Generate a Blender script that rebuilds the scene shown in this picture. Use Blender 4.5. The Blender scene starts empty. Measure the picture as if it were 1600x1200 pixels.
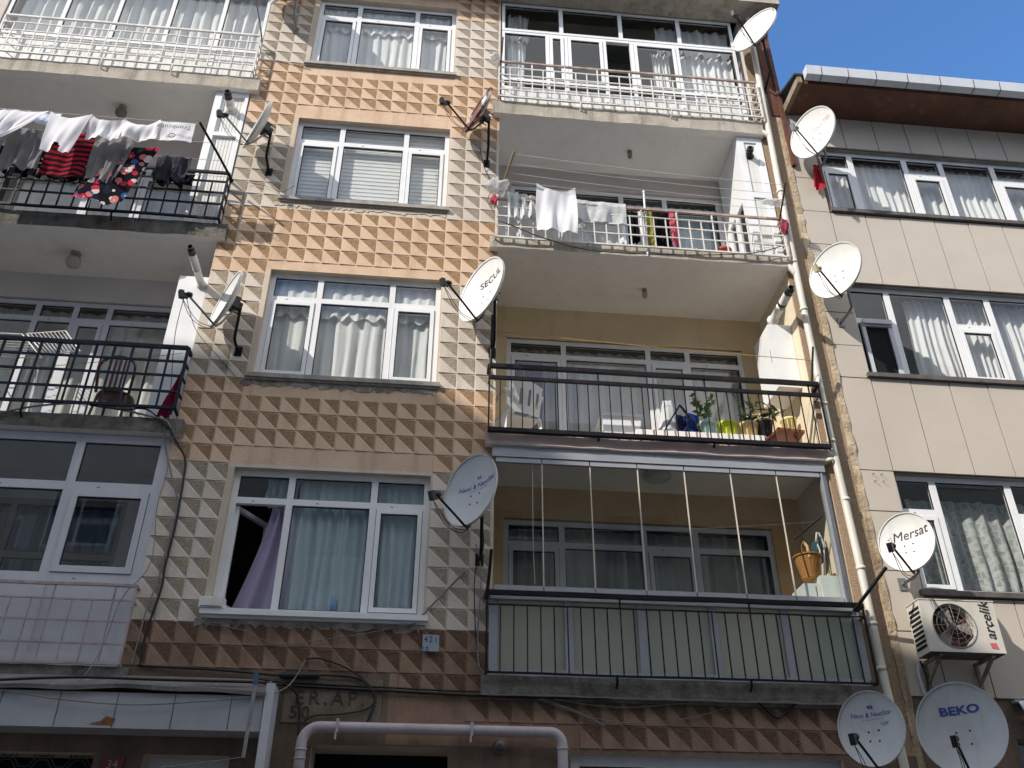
import bpy, math, random
import numpy as np
from mathutils import Vector, Matrix
R = math.radians
scene = bpy.context.scene
# ------------------------------------------------------------ camera
F = 9.5                       # the facade stands in the plane y = F, the camera above the kerb at y = 0
FPX, PITCH, YAW, ROLL = 1435.54, R(32.3535), R(5.601), R(0.188)
CAMZ = 1.6
r0 = Vector((math.cos(YAW), -math.sin(YAW), 0))
fw = Vector((math.sin(YAW)*math.cos(PITCH), math.cos(YAW)*math.cos(PITCH), math.sin(PITCH)))
u0 = r0.cross(fw)
cr = math.cos(ROLL)*r0 + math.sin(ROLL)*u0
cu = -math.sin(ROLL)*r0 + math.cos(ROLL)*u0
cam = bpy.data.cameras.new("camera")
cam.sensor_width = 36.0
cam.lens = FPX*36/1600
cam.clip_start = 0.05
cam.clip_end = 2000
camo = bpy.data.objects.new("camera", cam)
scene.collection.objects.link(camo)
M = Matrix((cr, cu, -fw)).transposed().to_4x4()
M.translation = Vector((0, 0, CAMZ))
camo.matrix_world = M
scene.camera = camo

def at(px, py, dy=0.0):
    """measure the photo: the point of the plane y = F+dy that photo pixel (px,py) shows"""
    d = (px-800)*cr + (600-py)*cu + FPX*fw
    t = (F+dy)/d.y
    return Vector((d.x*t, F+dy, CAMZ+d.z*t))
# ------------------------------------------------------------ sky, sun, exposure
SUN = Vector((-1.40, -1.0, 1.22)).normalized()       # towards the sun
w = bpy.data.worlds.new("World"); scene.world = w; w.use_nodes = True
nt = w.node_tree
bg = nt.nodes['Background']
sky = nt.nodes.new('ShaderNodeTexSky'); sky.sky_type = 'NISHITA'; sky.sun_disc = False
sky.sun_elevation = math.asin(SUN.z)
sky.sun_rotation = math.atan2(SUN.x, SUN.y)
sky.air_density = 1.0; sky.dust_density = 0.0; sky.ozone_density = 2.5
# bright fair-weather clouds over the rest of the sky (the window panes mirror them); the patch over the neighbour's roof is clear
tcw = nt.nodes.new('ShaderNodeTexCoord')
def wmath(op, a, b=None, c=None):
    n = nt.nodes.new('ShaderNodeMath'); n.operation = op
    for i, v in enumerate((a, b, c)):
        if v is None: continue
        if isinstance(v, (int, float)): n.inputs[i].default_value = v
        else: nt.links.new(v, n.inputs[i])
    return n.outputs[0]
sx = nt.nodes.new('ShaderNodeSeparateXYZ'); nt.links.new(tcw.outputs['Generated'], sx.inputs[0])
zz_ = wmath('ADD', wmath('MAXIMUM', sx.outputs[2], 0.0), 0.18)
cx = nt.nodes.new('ShaderNodeCombineXYZ'); nt.links.new(wmath('DIVIDE', sx.outputs[0], zz_), cx.inputs[0]); nt.links.new(wmath('DIVIDE', sx.outputs[1], zz_), cx.inputs[1])
cn = nt.nodes.new('ShaderNodeTexNoise'); cn.inputs['Scale'].default_value = 1.1; cn.inputs['Detail'].default_value = 7; cn.inputs['Roughness'].default_value = .55
nt.links.new(cx.outputs[0], cn.inputs['Vector'])
clear = nt.nodes.new('ShaderNodeVectorMath'); clear.operation = 'DOT_PRODUCT'
nt.links.new(tcw.outputs['Generated'], clear.inputs[0]); clear.inputs[1].default_value = Vector((.42, .65, .63)).normalized()
far = nt.nodes.new('ShaderNodeMapRange'); far.inputs['From Min'].default_value = .55; far.inputs['From Max'].default_value = .88; far.inputs['To Min'].default_value = .14; far.inputs['To Max'].default_value = -.30
nt.links.new(clear.outputs['Value'], far.inputs['Value'])
cr_ = nt.nodes.new('ShaderNodeMapRange'); cr_.inputs['From Min'].default_value = .50; cr_.inputs['From Max'].default_value = .66
nt.links.new(wmath('ADD', cn.outputs['Fac'], far.outputs['Result']), cr_.inputs['Value'])
wm = nt.nodes.new('ShaderNodeMix'); wm.data_type = 'RGBA'
nt.links.new(cr_.outputs['Result'], wm.inputs['Factor'])
tint = nt.nodes.new('ShaderNodeMix'); tint.data_type = 'RGBA'; tint.blend_type = 'MULTIPLY'; tint.inputs['Factor'].default_value = 1
nt.links.new(sky.outputs[0], tint.inputs['A']); tint.inputs['B'].default_value = (.56, .80, 1.02, 1)
nt.links.new(tint.outputs['Result'], wm.inputs['A']); wm.inputs['B'].default_value = (5.3, 5.4, 5.6, 1)
nt.links.new(wm.outputs['Result'], bg.inputs[0]); bg.inputs[1].default_value = 0.15
sl = bpy.data.lights.new("sun", 'SUN'); sl.energy = 2.85; sl.angle = R(0.55); sl.color = (1.0, 0.94, 0.85)
so = bpy.data.objects.new("sun", sl); scene.collection.objects.link(so)
so.rotation_euler = SUN.to_track_quat('Z', 'Y').to_euler()
so.location = (-20, -20, 30)
scene.view_settings.view_transform = 'Standard'
scene.view_settings.look = 'None'
scene.view_settings.exposure = 0.85
scene.view_settings.gamma = 1.0
scene.cycles.max_bounces = 14; scene.cycles.diffuse_bounces = 6; scene.cycles.transparent_max_bounces = 24; scene.cycles.glossy_bounces = 4
rnd = random.Random(7)
# ------------------------------------------------------------ materials
def new_mat(name):
    m = bpy.data.materials.new(name); m.use_nodes = True
    return m, m.node_tree, m.node_tree.nodes['Principled BSDF']
def N(nt, t, **k):
    n = nt.nodes.new(t)
    for a, b in k.items():
        setattr(n, a, b)
    return n
def c4(c): return (c[0], c[1], c[2], 1)
def pm(name, col, col2=None, scale=6.0, rough=0.7, bump=0.0, bscale=60.0, metal=0.0, streak=0.0, streakcol=(0.08, 0.06, 0.045), streakscale=(5.0, 5.0, 0.5), lo=0.35, hi=0.65, spec=0.4, thr=(0.52, 0.72)):
    """plain weathered surface: two colours mixed by noise, vertical dirt streaks, fine bump"""
    m, nt, b = new_mat(name)
    L = nt.links
    b.inputs['Roughness'].default_value = rough
    b.inputs['Metallic'].default_value = metal
    b.inputs['Specular IOR Level'].default_value = spec
    tc = N(nt, 'ShaderNodeTexCoord')
    out = None
    if col2 is None: col2 = tuple(x*0.85 for x in col)
    n = N(nt, 'ShaderNodeTexNoise'); n.inputs['Scale'].default_value = scale; n.inputs['Detail'].default_value = 6; n.inputs['Roughness'].default_value = 0.62
    L.new(tc.outputs['Object'], n.inputs['Vector'])
    r = N(nt, 'ShaderNodeValToRGB')
    r.color_ramp.elements[0].position = lo; r.color_ramp.elements[0].color = c4(col)
    r.color_ramp.elements[1].position = hi; r.color_ramp.elements[1].color = c4(col2)
    L.new(n.outputs['Fac'], r.inputs['Fac'])
    out = r.outputs['Color']
    if streak > 0:
        mp = N(nt, 'ShaderNodeMapping'); mp.inputs['Scale'].default_value = streakscale
        L.new(tc.outputs['Object'], mp.inputs['Vector'])
        n2 = N(nt, 'ShaderNodeTexNoise'); n2.inputs['Scale'].default_value = 1.0; n2.inputs['Detail'].default_value = 8; n2.inputs['Roughness'].default_value = 0.7
        L.new(mp.outputs['Vector'], n2.inputs['Vector'])
        mr = N(nt, 'ShaderNodeMapRange'); mr.inputs['From Min'].default_value = thr[0]; mr.inputs['From Max'].default_value = thr[1]
        mr.inputs['To Min'].default_value = 0; mr.inputs['To Max'].default_value = streak
        L.new(n2.outputs['Fac'], mr.inputs['Value'])
        mx = N(nt, 'ShaderNodeMix', data_type='RGBA')
        L.new(mr.outputs['Result'], mx.inputs['Factor']); L.new(out, mx.inputs['A']); mx.inputs['B'].default_value = c4(streakcol)
        out = mx.outputs['Result']
    L.new(out, b.inputs['Base Color'])
    if bump > 0:
        n3 = N(nt, 'ShaderNodeTexNoise'); n3.inputs['Scale'].default_value = bscale; n3.inputs['Detail'].default_value = 4
        L.new(tc.outputs['Object'], n3.inputs['Vector'])
        bp = N(nt, 'ShaderNodeBump'); bp.inputs['Strength'].default_value = bump; bp.inputs['Distance'].default_value = 0.02
        L.new(n3.outputs['Fac'], bp.inputs['Height']); L.new(bp.outputs['Normal'], b.inputs['Normal'])
    return m
def glass_mat(name, tint=(0.9, 0.93, 0.92), refl=1.0, base=0.03, rough=0.0):
    m, nt, b = new_mat(name); L = nt.links
    nt.nodes.remove(b)
    o = nt.nodes['Material Output']
    t = N(nt, 'ShaderNodeBsdfTransparent'); t.inputs[0].default_value = c4(tint)
    g = N(nt, 'ShaderNodeBsdfGlossy'); g.inputs['Roughness'].default_value = rough
    fr = N(nt, 'ShaderNodeLayerWeight'); fr.inputs['Blend'].default_value = .5     # Schlick, the same from both sides
    pw = N(nt, 'ShaderNodeMath', operation='POWER'); pw.inputs[1].default_value = 5.0
    L.new(fr.outputs['Facing'], pw.inputs[0])
    ma = N(nt, 'ShaderNodeMath', operation='MULTIPLY_ADD'); ma.inputs[1].default_value = refl; ma.inputs[2].default_value = base
    L.new(pw.outputs[0], ma.inputs[0])
    mx = N(nt, 'ShaderNodeMixShader')
    L.new(ma.outputs[0], mx.inputs[0]); L.new(t.outputs[0], mx.inputs[1]); L.new(g.outputs[0], mx.inputs[2])
    L.new(mx.outputs[0], o.inputs[0])
    return m
def cloth_mat(name, col, transl=0.35, transp=0.0, col2=None, kind=None, scale=10.0, col3=None):
    m, nt, b = new_mat(name); L = nt.links
    nt.nodes.remove(b); o = nt.nodes['Material Output']
    d = N(nt, 'ShaderNodeBsdfDiffuse'); t = N(nt, 'ShaderNodeBsdfTranslucent')
    tc = N(nt, 'ShaderNodeTexCoord')
    if kind == 'stripe':
        wv = N(nt, 'ShaderNodeTexWave', wave_type='BANDS', bands_direction='Z'); wv.inputs['Scale'].default_value = scale
        wv.inputs['Distortion'].default_value = 0.6; wv.inputs['Detail Scale'].default_value = 0.6
        L.new(tc.outputs['Object'], wv.inputs['Vector'])
        r = N(nt, 'ShaderNodeValToRGB'); r.color_ramp.interpolation = 'CONSTANT'
        r.color_ramp.elements[0].color = c4(col); r.color_ramp.elements[1].color = c4(col2); r.color_ramp.elements[1].position = 0.5
        L.new(wv.outputs['Color'], r.inputs['Fac']); src = r.outputs['Color']
    elif kind == 'floral':
        v = N(nt, 'ShaderNodeTexVoronoi'); v.inputs['Scale'].default_value = scale
        L.new(tc.outputs['Object'], v.inputs['Vector'])
        r = N(nt, 'ShaderNodeValToRGB'); r.color_ramp.interpolation = 'CONSTANT'
        r.color_ramp.elements[0].color = c4(col3); r.color_ramp.elements[1].color = (0, 0, 0, 1); r.color_ramp.elements[1].position = 0.12
        mxr = N(nt, 'ShaderNodeMix', data_type='RGBA')
        hs = N(nt, 'ShaderNodeValToRGB'); hs.color_ramp.interpolation = 'CONSTANT'
        e = hs.color_ramp.elements
        e[0].color = c4((.55, .04, .08)); e[1].position = .2; e[1].color = c4((.75, .62, .6))
        for p, c in ((.4, (.03, .03, .05)), (.52, (.62, .2, .2)), (.68, (.05, .12, .3)), (.8, (.8, .45, .35)), (.9, (.04, .035, .05))):
            x = e.new(p); x.color = c4(c)
        sp = N(nt, 'ShaderNodeSeparateColor'); L.new(v.outputs['Color'], sp.inputs[0]); L.new(sp.outputs[0], hs.inputs['Fac'])
        lt = N(nt, 'ShaderNodeMath', operation='LESS_THAN'); lt.inputs[1].default_value = 0.52
        L.new(v.outputs['Distance'], lt.inputs[0])
        L.new(lt.outputs[0], mxr.inputs['Factor']); mxr.inputs['A'].default_value = c4(col2); L.new(hs.outputs['Color'], mxr.inputs['B'])
        src = mxr.outputs['Result']
        mx2 = N(nt, 'ShaderNodeMix', data_type='RGBA')
        l2 = N(nt, 'ShaderNodeMath', operation='LESS_THAN'); l2.inputs[1].default_value = 0.13
        L.new(v.outputs['Distance'], l2.inputs[0]); L.new(l2.outputs[0], mx2.inputs['Factor']); L.new(src, mx2.inputs['A']); mx2.inputs['B'].default_value = c4(col3)
        src = mx2.outputs['Result']
    elif kind == 'lace':
        v = N(nt, 'ShaderNodeTexVoronoi', feature='DISTANCE_TO_EDGE'); v.inputs['Scale'].default_value = scale; v.inputs['Randomness'].default_value = 0.25
        mp = N(nt, 'ShaderNodeMapping'); mp.inputs['Scale'].default_value = (1, 0.15, 0.7)
        L.new(tc.outputs['Object'], mp.inputs['Vector']); L.new(mp.outputs['Vector'], v.inputs['Vector'])
        r = N(nt, 'ShaderNodeValToRGB'); r.color_ramp.elements[0].color = c4(col2); r.color_ramp.elements[1].color = c4(col); r.color_ramp.elements[1].position = 0.12
        L.new(v.outputs['Distance'], r.inputs['Fac']); src = r.outputs['Color']
    else:
        n = N(nt, 'ShaderNodeTexNoise'); n.inputs['Scale'].default_value = scale; n.inputs['Detail'].default_value = 5
        L.new(tc.outputs['Object'], n.inputs['Vector'])
        r = N(nt, 'ShaderNodeValToRGB'); r.color_ramp.elements[0].color = c4(col); r.color_ramp.elements[1].color = c4(col2 or tuple(x*.82 for x in col))
        r.color_ramp.elements[0].position = .35; r.color_ramp.elements[1].position = .7
        L.new(n.outputs['Fac'], r.inputs['Fac']); src = r.outputs['Color']
    L.new(src, d.inputs[0]); L.new(src, t.inputs[0])
    mx = N(nt, 'ShaderNodeMixShader'); mx.inputs[0].default_value = transl
    L.new(d.outputs[0], mx.inputs[1]); L.new(t.outputs[0], mx.inputs[2])
    if transp > 0:
        tr = N(nt, 'ShaderNodeBsdfTransparent'); m2 = N(nt, 'ShaderNodeMixShader'); m2.inputs[0].default_value = transp
        L.new(mx.outputs[0], m2.inputs[1]); L.new(tr.outputs[0], m2.inputs[2]); mx = m2
    L.new(mx.outputs[0], o.inputs[0])
    return m
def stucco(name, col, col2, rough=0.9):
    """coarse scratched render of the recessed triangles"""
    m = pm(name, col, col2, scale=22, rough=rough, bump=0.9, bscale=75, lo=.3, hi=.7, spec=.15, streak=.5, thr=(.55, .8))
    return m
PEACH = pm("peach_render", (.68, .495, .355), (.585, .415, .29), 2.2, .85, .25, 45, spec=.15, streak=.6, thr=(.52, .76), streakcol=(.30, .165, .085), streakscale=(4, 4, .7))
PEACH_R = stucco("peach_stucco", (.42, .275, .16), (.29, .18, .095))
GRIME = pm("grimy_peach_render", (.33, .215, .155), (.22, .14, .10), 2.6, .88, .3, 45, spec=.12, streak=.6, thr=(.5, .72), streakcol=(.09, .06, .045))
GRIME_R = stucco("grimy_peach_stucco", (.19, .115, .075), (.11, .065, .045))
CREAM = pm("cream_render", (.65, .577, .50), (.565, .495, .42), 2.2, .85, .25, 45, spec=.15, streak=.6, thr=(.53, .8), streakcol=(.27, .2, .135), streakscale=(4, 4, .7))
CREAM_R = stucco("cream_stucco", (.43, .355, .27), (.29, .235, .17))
BAND = pm("window_surround", (.60, .50, .395), (.52, .43, .34), 3.0, .85, .2, 60, spec=.15, streak=.45, thr=(.52, .8), streakcol=(.25, .18, .12))
LETP = pm("letter_panel_plaster", (.205, .165, .125), (.15, .12, .09), 5, .9, .4, 50, spec=.1, streak=.45, streakcol=(.08, .065, .05))
GROUND_R = pm("ground_floor_render", (.22, .15, .11), (.13, .1, .08), 3.0, .9, .4, 40, spec=.15, streak=.6, streakcol=(.05, .045, .04))
SLAB = pm("slab_concrete", (.50, .45, .38), (.36, .32, .26), 3.5, .9, .5, 35, spec=.15, streak=.6, thr=(.5, .7), streakcol=(.13, .115, .095))
SLABP = pm("slab_pink", (.55, .42, .39), (.46, .35, .32), 3.5, .9, .4, 35, spec=.15, streak=.5, thr=(.5, .72), streakcol=(.36, .31, .26))
SLABD = pm("slab_dirty", (.2, .185, .165), (.085, .08, .07), 5, .95, .8, 30, spec=.1, streak=.6, streakcol=(.04, .04, .035))
CEIL = pm("ceiling_white", (.86, .82, .77), (.79, .75, .70), 1.2, .9, .1, 60, spec=.1, streak=.12)
CEIL_G = pm("ceiling_grey", (.84, .81, .78), (.76, .735, .70), 1.0, .9, .1, 60, spec=.1, streak=.1)
YELL = pm("ochre_paint", (.70, .56, .37), (.63, .50, .32), 1.5, .85, .12, 60, spec=.15, streak=.15)
YELLD = pm("ochre_paint_deep", (.62, .43, .23), (.55, .37, .19), 1.5, .85, .12, 60, spec=.15, streak=.15)
PALE = pm("pale_paint", (.72, .62, .47), (.64, .55, .41), 1.5, .85, .12, 60, spec=.15, streak=.15)
GREYW = pm("grey_paint", (.60, .56, .53), (.54, .50, .47), 1.5, .85, .1, 60, spec=.15)
PIER = pm("brown_stucco_pier", (.42, .31, .215), (.31, .22, .145), 26, .95, .9, 70, spec=.1, streak=.35)
PLAST = pm("rough_plaster", (.55, .45, .32), (.36, .275, .185), 4, .95, 1.0, 22, spec=.1, streak=.7, thr=(.5, .68), streakcol=(.16, .11, .07))
PANEL = pm("stone_panel", (.53, .472, .405), (.49, .432, .37), 1.3, .75, .12, 90, spec=.25, streak=.22, thr=(.58, .85), streakcol=(.36, .3, .23), streakscale=(2.5, 2.5, .35))
JOINT = pm("panel_joint", (.16, .12, .09), None, 8, .9)
SOFF = pm("red_brown_soffit", (.20, .095, .065), (.13, .065, .045), 1.6, .8, .2, 20, spec=.2, streak=.5, thr=(.55, .7), streakcol=(.26, .19, .12))
PVC = pm("white_upvc", (.80, .80, .80), (.74, .74, .745), 3, .35, 0, spec=.5, streak=.14, thr=(.55, .8), streakcol=(.35, .31, .26))
PVCG = pm("grey_white_upvc", (.56, .565, .60), (.51, .515, .55), 3, .4, 0, spec=.5, streak=.15)
PVCS = pm("white_upvc_boards", (.74, .73, .70), (.66, .65, .61), 3, .45, 0, spec=.4, streak=.3, thr=(.5, .75), streakcol=(.4, .35, .28))
ALU = pm("grey_aluminium", (.40, .41, .445), (.34, .35, .38), 4, .42, 0, metal=.35)
GASK = pm("black_gasket", (.02, .02, .022), None, 5, .6)
SILL = pm("stone_sill", (.42, .385, .34), (.28, .25, .22), 6, .7, .3, 40, streak=.5, streakcol=(.09, .08, .07))
WPAINT = pm("white_rail_paint", (.74, .72, .69), (.62, .58, .53), 9, .5, .1, 60, streak=.35, thr=(.52, .66), streakcol=(.26, .13, .08))
PPAINT = pm("pinkish_rail_paint", (.45, .37, .36), (.3, .24, .23), 9, .55, .1, 60, streak=.5, streakcol=(.16, .07, .04))
BLACK = pm("black_iron", (.006, .006, .008), (.012, .011, .013), 9, .45, .2, 50, spec=.2, streak=.3, thr=(.6, .7), streakcol=(.12, .05, .03))
NAVY = pm("dark_blue_iron", (.006, .009, .022), (.011, .015, .032), 9, .45, .2, 50, spec=.2, streak=.25, thr=(.6, .7), streakcol=(.08, .05, .05))
RAILBR = pm("rusty_brown_rail", (.30, .19, .15), (.45, .38, .34), 7, .6, .2, 50)
STEEL = pm("galvanised_steel", (.30, .30, .30), (.2, .2, .2), 8, .5, .1, 60, metal=.5)
RUST = pm("rust", (.16, .06, .035), (.09, .035, .025), 9, .85, .4, 40)
RUBBER = pm("black_plastic", (.015, .015, .016), None, 9, .45)
CABLE = pm("black_cable", (.012, .012, .013), None, 9, .5)
CABLEG = pm("grey_cable", (.25, .24, .23), (.16, .15, .145), 6, .6)
DISH = pm("dish_white", (.70, .69, .66), (.64, .63, .60), 4, .42, 0, spec=.4, streak=.28, thr=(.55, .75), streakcol=(.36, .3, .24), streakscale=(9, 9, 1.2))
DISHR = pm("dish_rust_patches", (.70, .69, .66), (.62, .6, .56), 4, .45, 0, streak=.85, thr=(.58, .64), streakcol=(.27, .13, .06), streakscale=(7, 7, 5))
DISH_SHADED = pm("dish_white_shaded", (.52, .53, .535), (.46, .47, .475), 4, .42, 0, streak=.3, thr=(.54, .75), streakcol=(.24, .22, .2), streakscale=(9, 9, 1.0))  # white dish colour darkened, shade of the low dishes put into the paint
DISHB = pm("rusted_dish_back", (.19, .085, .06), (.13, .055, .04), 7, .8, .3, 40, streak=.9, thr=(.50, .54), streakcol=(.72, .70, .68), streakscale=(4, 4, 2.2))
PIPE = pm("drainpipe_plastic", (.66, .62, .55), (.58, .54, .47), 3, .45, 0, streak=.3, streakcol=(.3, .25, .2))
PIPEP = pm("pinkish_pipe", (.50, .44, .46), (.42, .37, .385), 3, .45, 0, streak=.3, streakcol=(.2, .17, .16))
DARK = pm("room_dark", (.035, .032, .03), (.025, .022, .02), 2, .9)
ROOM = pm("room_wall", (.17, .15, .125), (.13, .11, .09), 2, .9)
BLACKH = pm("unlit_hall", (.006, .006, .006), None, 2, .95)
GLASS = glass_mat("window_glass", (.97, .985, .98), refl=.9, base=.085)
GLASSD = glass_mat("dark_window_glass", (.78, .8, .8), refl=.9, base=.08)
GLASSC = glass_mat("clear_balcony_glass", (.86, .88, .87), refl=.8, base=.03)
FROST = None
def frosted():
    m, nt, b = new_mat("frosted_glass"); L = nt.links
    b.inputs['Base Color'].default_value = (.60, .635, .615, 1); b.inputs['Roughness'].default_value = .25
    o = nt.nodes['Material Output']
    t = N(nt, 'ShaderNodeBsdfTranslucent'); t.inputs[0].default_value = (.88, .90, .84, 1)
    mx = N(nt, 'ShaderNodeMixShader'); mx.inputs[0].default_value = .75
    L.new(b.outputs[0], mx.inputs[1]); L.new(t.outputs[0], mx.inputs[2]); L.new(mx.outputs[0], o.inputs[0])
    return m
FROST = frosted()
CURT = cloth_mat("white_sheer_curtain", (.90, .90, .885), .28, .04, (.83, .83, .815), scale=3)
CURTB = cloth_mat("blue_grey_sheer_curtain", (.62, .74, .79), .3, .03, (.54, .66, .71), scale=2)
CURTG = cloth_mat("greyish_curtain", (.80, .79, .74), .25, .02, (.68, .67, .62), scale=3)
CURTL = cloth_mat("lavender_curtain", (.55, .50, .66), .4, 0, (.48, .43, .6), scale=3)
CURTO = cloth_mat("brown_curtain", (.38, .2, .1), .3, 0, (.3, .15, .08), scale=3)
LACE = cloth_mat("lace_curtain", (.36, .38, .36), .3, .05, (.62, .64, .61), 'lace', 16)
# ------------------------------------------------------------ mesh builder
class MB:
    def __init__(s): s.v = []; s.f = []; s.m = []; s.sm = []
    def add(s, vs, fs, m=0, smooth=False):
        o = len(s.v); s.v += [tuple(x) for x in vs]
        for f in fs:
            s.f.append(tuple(i+o for i in f)); s.m.append(m); s.sm.append(smooth)
    def quad(s, a, b, c, d, m=0): s.add([a, b, c, d], [(0, 1, 2, 3)], m)
    def poly(s, pts, m=0): s.add(pts, [tuple(range(len(pts)))], m)
    def box(s, x0, x1, y0, y1, z0, z1, m=0):
        if x1 < x0: x0, x1 = x1, x0
        if y1 < y0: y0, y1 = y1, y0
        if z1 < z0: z0, z1 = z1, z0
        s.add([(x0, y0, z0), (x1, y0, z0), (x1, y1, z0), (x0, y1, z0), (x0, y0, z1), (x1, y0, z1), (x1, y1, z1), (x0, y1, z1)],
              [(0, 3, 2, 1), (4, 5, 6, 7), (0, 1, 5, 4), (1, 2, 6, 5), (2, 3, 7, 6), (3, 0, 4, 7)], m)
    def obox(s, c, ax, ay, az, m=0):
        """box with half-axes ax, ay, az"""
        c = Vector(c); P = []
        for k in (-1, 1):
            for (i, j) in ((-1, -1), (1, -1), (1, 1), (-1, 1)):
                P.append(c+i*ax+j*ay+k*az)
        s.add(P, [(0, 3, 2, 1), (4, 5, 6, 7), (0, 1, 5, 4), (1, 2, 6, 5), (2, 3, 7, 6), (3, 0, 4, 7)], m)
    def bar(s, p, q, w, h, m=0, up=(0, 0, 1)):
        p = Vector(p); q = Vector(q); d = (q-p); L = d.length
        if L < 1e-6: return
        d /= L; up = Vector(up)
        a = d.cross(up)
        if a.length < 1e-3: a = d.cross(Vector((0, 1, 0)))
        a.normalize(); b = a.cross(d)
        s.obox((p+q)/2, a*w/2, b*h/2, d*L/2, m)
    def tube(s, pts, r, n=8, m=0, cap=True, smooth=True):
        pts = [Vector(p) for p in pts]; k = len(pts)
        rs = r if isinstance(r, (list, tuple)) else [r]*k
        V = []; prev = None
        for i, p in enumerate(pts):
            t = (pts[min(i+1, k-1)]-pts[max(i-1, 0)])
            if t.length < 1e-9: t = Vector((0, 0, 1))
            t.normalize()
            if prev is None:
                a = t.cross(Vector((0, 0, 1)))
                if a.length < 1e-3: a = t.cross(Vector((1, 0, 0)))
            else:
                a = prev - t*prev.dot(t)
                if a.length < 1e-4: a = t.cross(Vector((0.3, 0.2, 1)))
            a.normalize(); b = t.cross(a); prev = a
            for j in range(n):
                th = 2*math.pi*j/n
                V.append(p+rs[i]*(math.cos(th)*a+math.sin(th)*b))
        Fs = []
        for i in range(k-1):
            for j in range(n):
                Fs.append((i*n+j, i*n+(j+1) % n, (i+1)*n+(j+1) % n, (i+1)*n+j))
        s.add(V, Fs, m, smooth)
        if cap:
            s.add(V[:n], [tuple(range(n-1, -1, -1))], m); s.add(V[-n:], [tuple(range(n))], m)
    def lathe(s, prof, c, axis=(0, 0, 1), n=20, m=0, smooth=True):
        """prof: list of (radius, height along axis)"""
        c = Vector(c); ax = Vector(axis).normalized()
        a = ax.cross(Vector((0, 0, 1)))
        if a.length < 1e-3: a = Vector((1, 0, 0))
        a.normalize(); b = ax.cross(a)
        V = []; Fs = []
        for (r, h) in prof:
            for j in range(n):
                th = 2*math.pi*j/n
                V.append(c+ax*h+max(r, 1e-4)*(math.cos(th)*a+math.sin(th)*b))
        for i in range(len(prof)-1):
            for j in range(n):
                Fs.append((i*n+j, i*n+(j+1) % n, (i+1)*n+(j+1) % n, (i+1)*n+j))
        s.add(V, Fs, m, smooth)
    def grid(s, fn, nu, nv, m=0, smooth=True, skip=None):
        V = [fn(i/nu, j/nv) for j in range(nv+1) for i in range(nu+1)]
        Fs = []
        for j in range(nv):
            for i in range(nu):
                if skip and skip((i+.5)/nu, (j+.5)/nv): continue
                a = j*(nu+1)+i; Fs.append((a, a+1, a+nu+2, a+nu+1))
        s.add(V, Fs, m, smooth)
    def build(s, name, mats, parent=None, root=False):
        me = bpy.data.meshes.new(name)
        if not isinstance(mats, (list, tuple)): mats = [mats]
        off = Vector((0, 0, 0))
        if root:
            xs = [v[0] for v in s.v]; ys = [v[1] for v in s.v]; zs = [v[2] for v in s.v]
            off = Vector(((min(xs)+max(xs))/2, (min(ys)+max(ys))/2, min(zs)))
        me.from_pydata([tuple(Vector(v)-off) for v in s.v], [], s.f)
        for m in mats: me.materials.append(m)
        me.polygons.foreach_set('material_index', s.m)
        me.polygons.foreach_set('use_smooth', s.sm)
        me.update()
        o = bpy.data.objects.new(name, me); scene.collection.objects.link(o)
        if root: o.location = off
        if parent is not None:
            o.parent = parent
            if parent.parent is None: o.location = -parent.location
        return o
def tag(o, label, cat, group=None, kind=None):
    if label: o['label'] = label
    if cat: o['category'] = cat
    if group: o['group'] = group
    if kind: o['kind'] = kind
    return o
def thing(name, label, cat, loc, group=None):
    o = bpy.data.objects.new(name, None); scene.collection.objects.link(o)
    o.location = Vector(loc); o.empty_display_size = .1
    return tag(o, label, cat, group)
def text_geo(txt, size=1.0, shear=0.0, extrude=0.0, spacing=1.0, bold=0.0):
    cu_ = bpy.data.curves.new("lettering", 'FONT'); cu_.body = txt; cu_.size = size; cu_.shear = shear
    cu_.align_x = 'CENTER'; cu_.align_y = 'CENTER'; cu_.extrude = extrude; cu_.space_character = spacing; cu_.offset = bold
    cu_.resolution_u = 3
    o = bpy.data.objects.new("lettering", cu_); scene.collection.objects.link(o)
    dg = bpy.context.evaluated_depsgraph_get(); dg.update()
    me = bpy.data.meshes.new_from_object(o.evaluated_get(dg))
    vs = [v.co.copy() for v in me.vertices]; fs = [tuple(p.vertices) for p in me.polygons]
    bpy.data.objects.remove(o); bpy.data.curves.remove(cu_); bpy.data.meshes.remove(me)
    return vs, fs
def wall_holes(mb, x0, x1, z0, z1, y, holes, depth, mf, rev=0, xl=(), zl=()):
    """wall face in the plane y with rectangular holes and their reveals"""
    xs = sorted(set([x0, x1]+[min(max(h[k], x0), x1) for h in holes for k in (0, 1)]+[x for x in xl if x0 < x < x1]))
    zs = sorted(set([z0, z1]+[min(max(h[k], z0), z1) for h in holes for k in (2, 3)]+[z for z in zl if z0 < z < z1]))
    for i in range(len(xs)-1):
        for j in range(len(zs)-1):
            xc = (xs[i]+xs[i+1])/2; zc = (zs[j]+zs[j+1])/2
            if xs[i+1]-xs[i] < 1e-5 or zs[j+1]-zs[j] < 1e-5: continue
            if any(h[0] < xc < h[1] and h[2] < zc < h[3] for h in holes): continue
            mb.quad((xs[i], y, zs[j]), (xs[i+1], y, zs[j]), (xs[i+1], y, zs[j+1]), (xs[i], y, zs[j+1]), mf(xc, zc))
    for h in holes:
        a, b, c, d = h[:4]; D = h[4] if len(h) > 4 else depth
        mb.quad((a, y, c), (a, y, d), (a, y+D, d), (a, y+D, c), rev)
        mb.quad((b, y, d), (b, y, c), (b, y+D, c), (b, y+D, d), rev)
        mb.quad((a, y, d), (b, y, d), (b, y+D, d), (a, y+D, d), rev)
        mb.quad((b, y, c), (a, y, c), (a, y+D, c), (b, y+D, c), rev)
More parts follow.
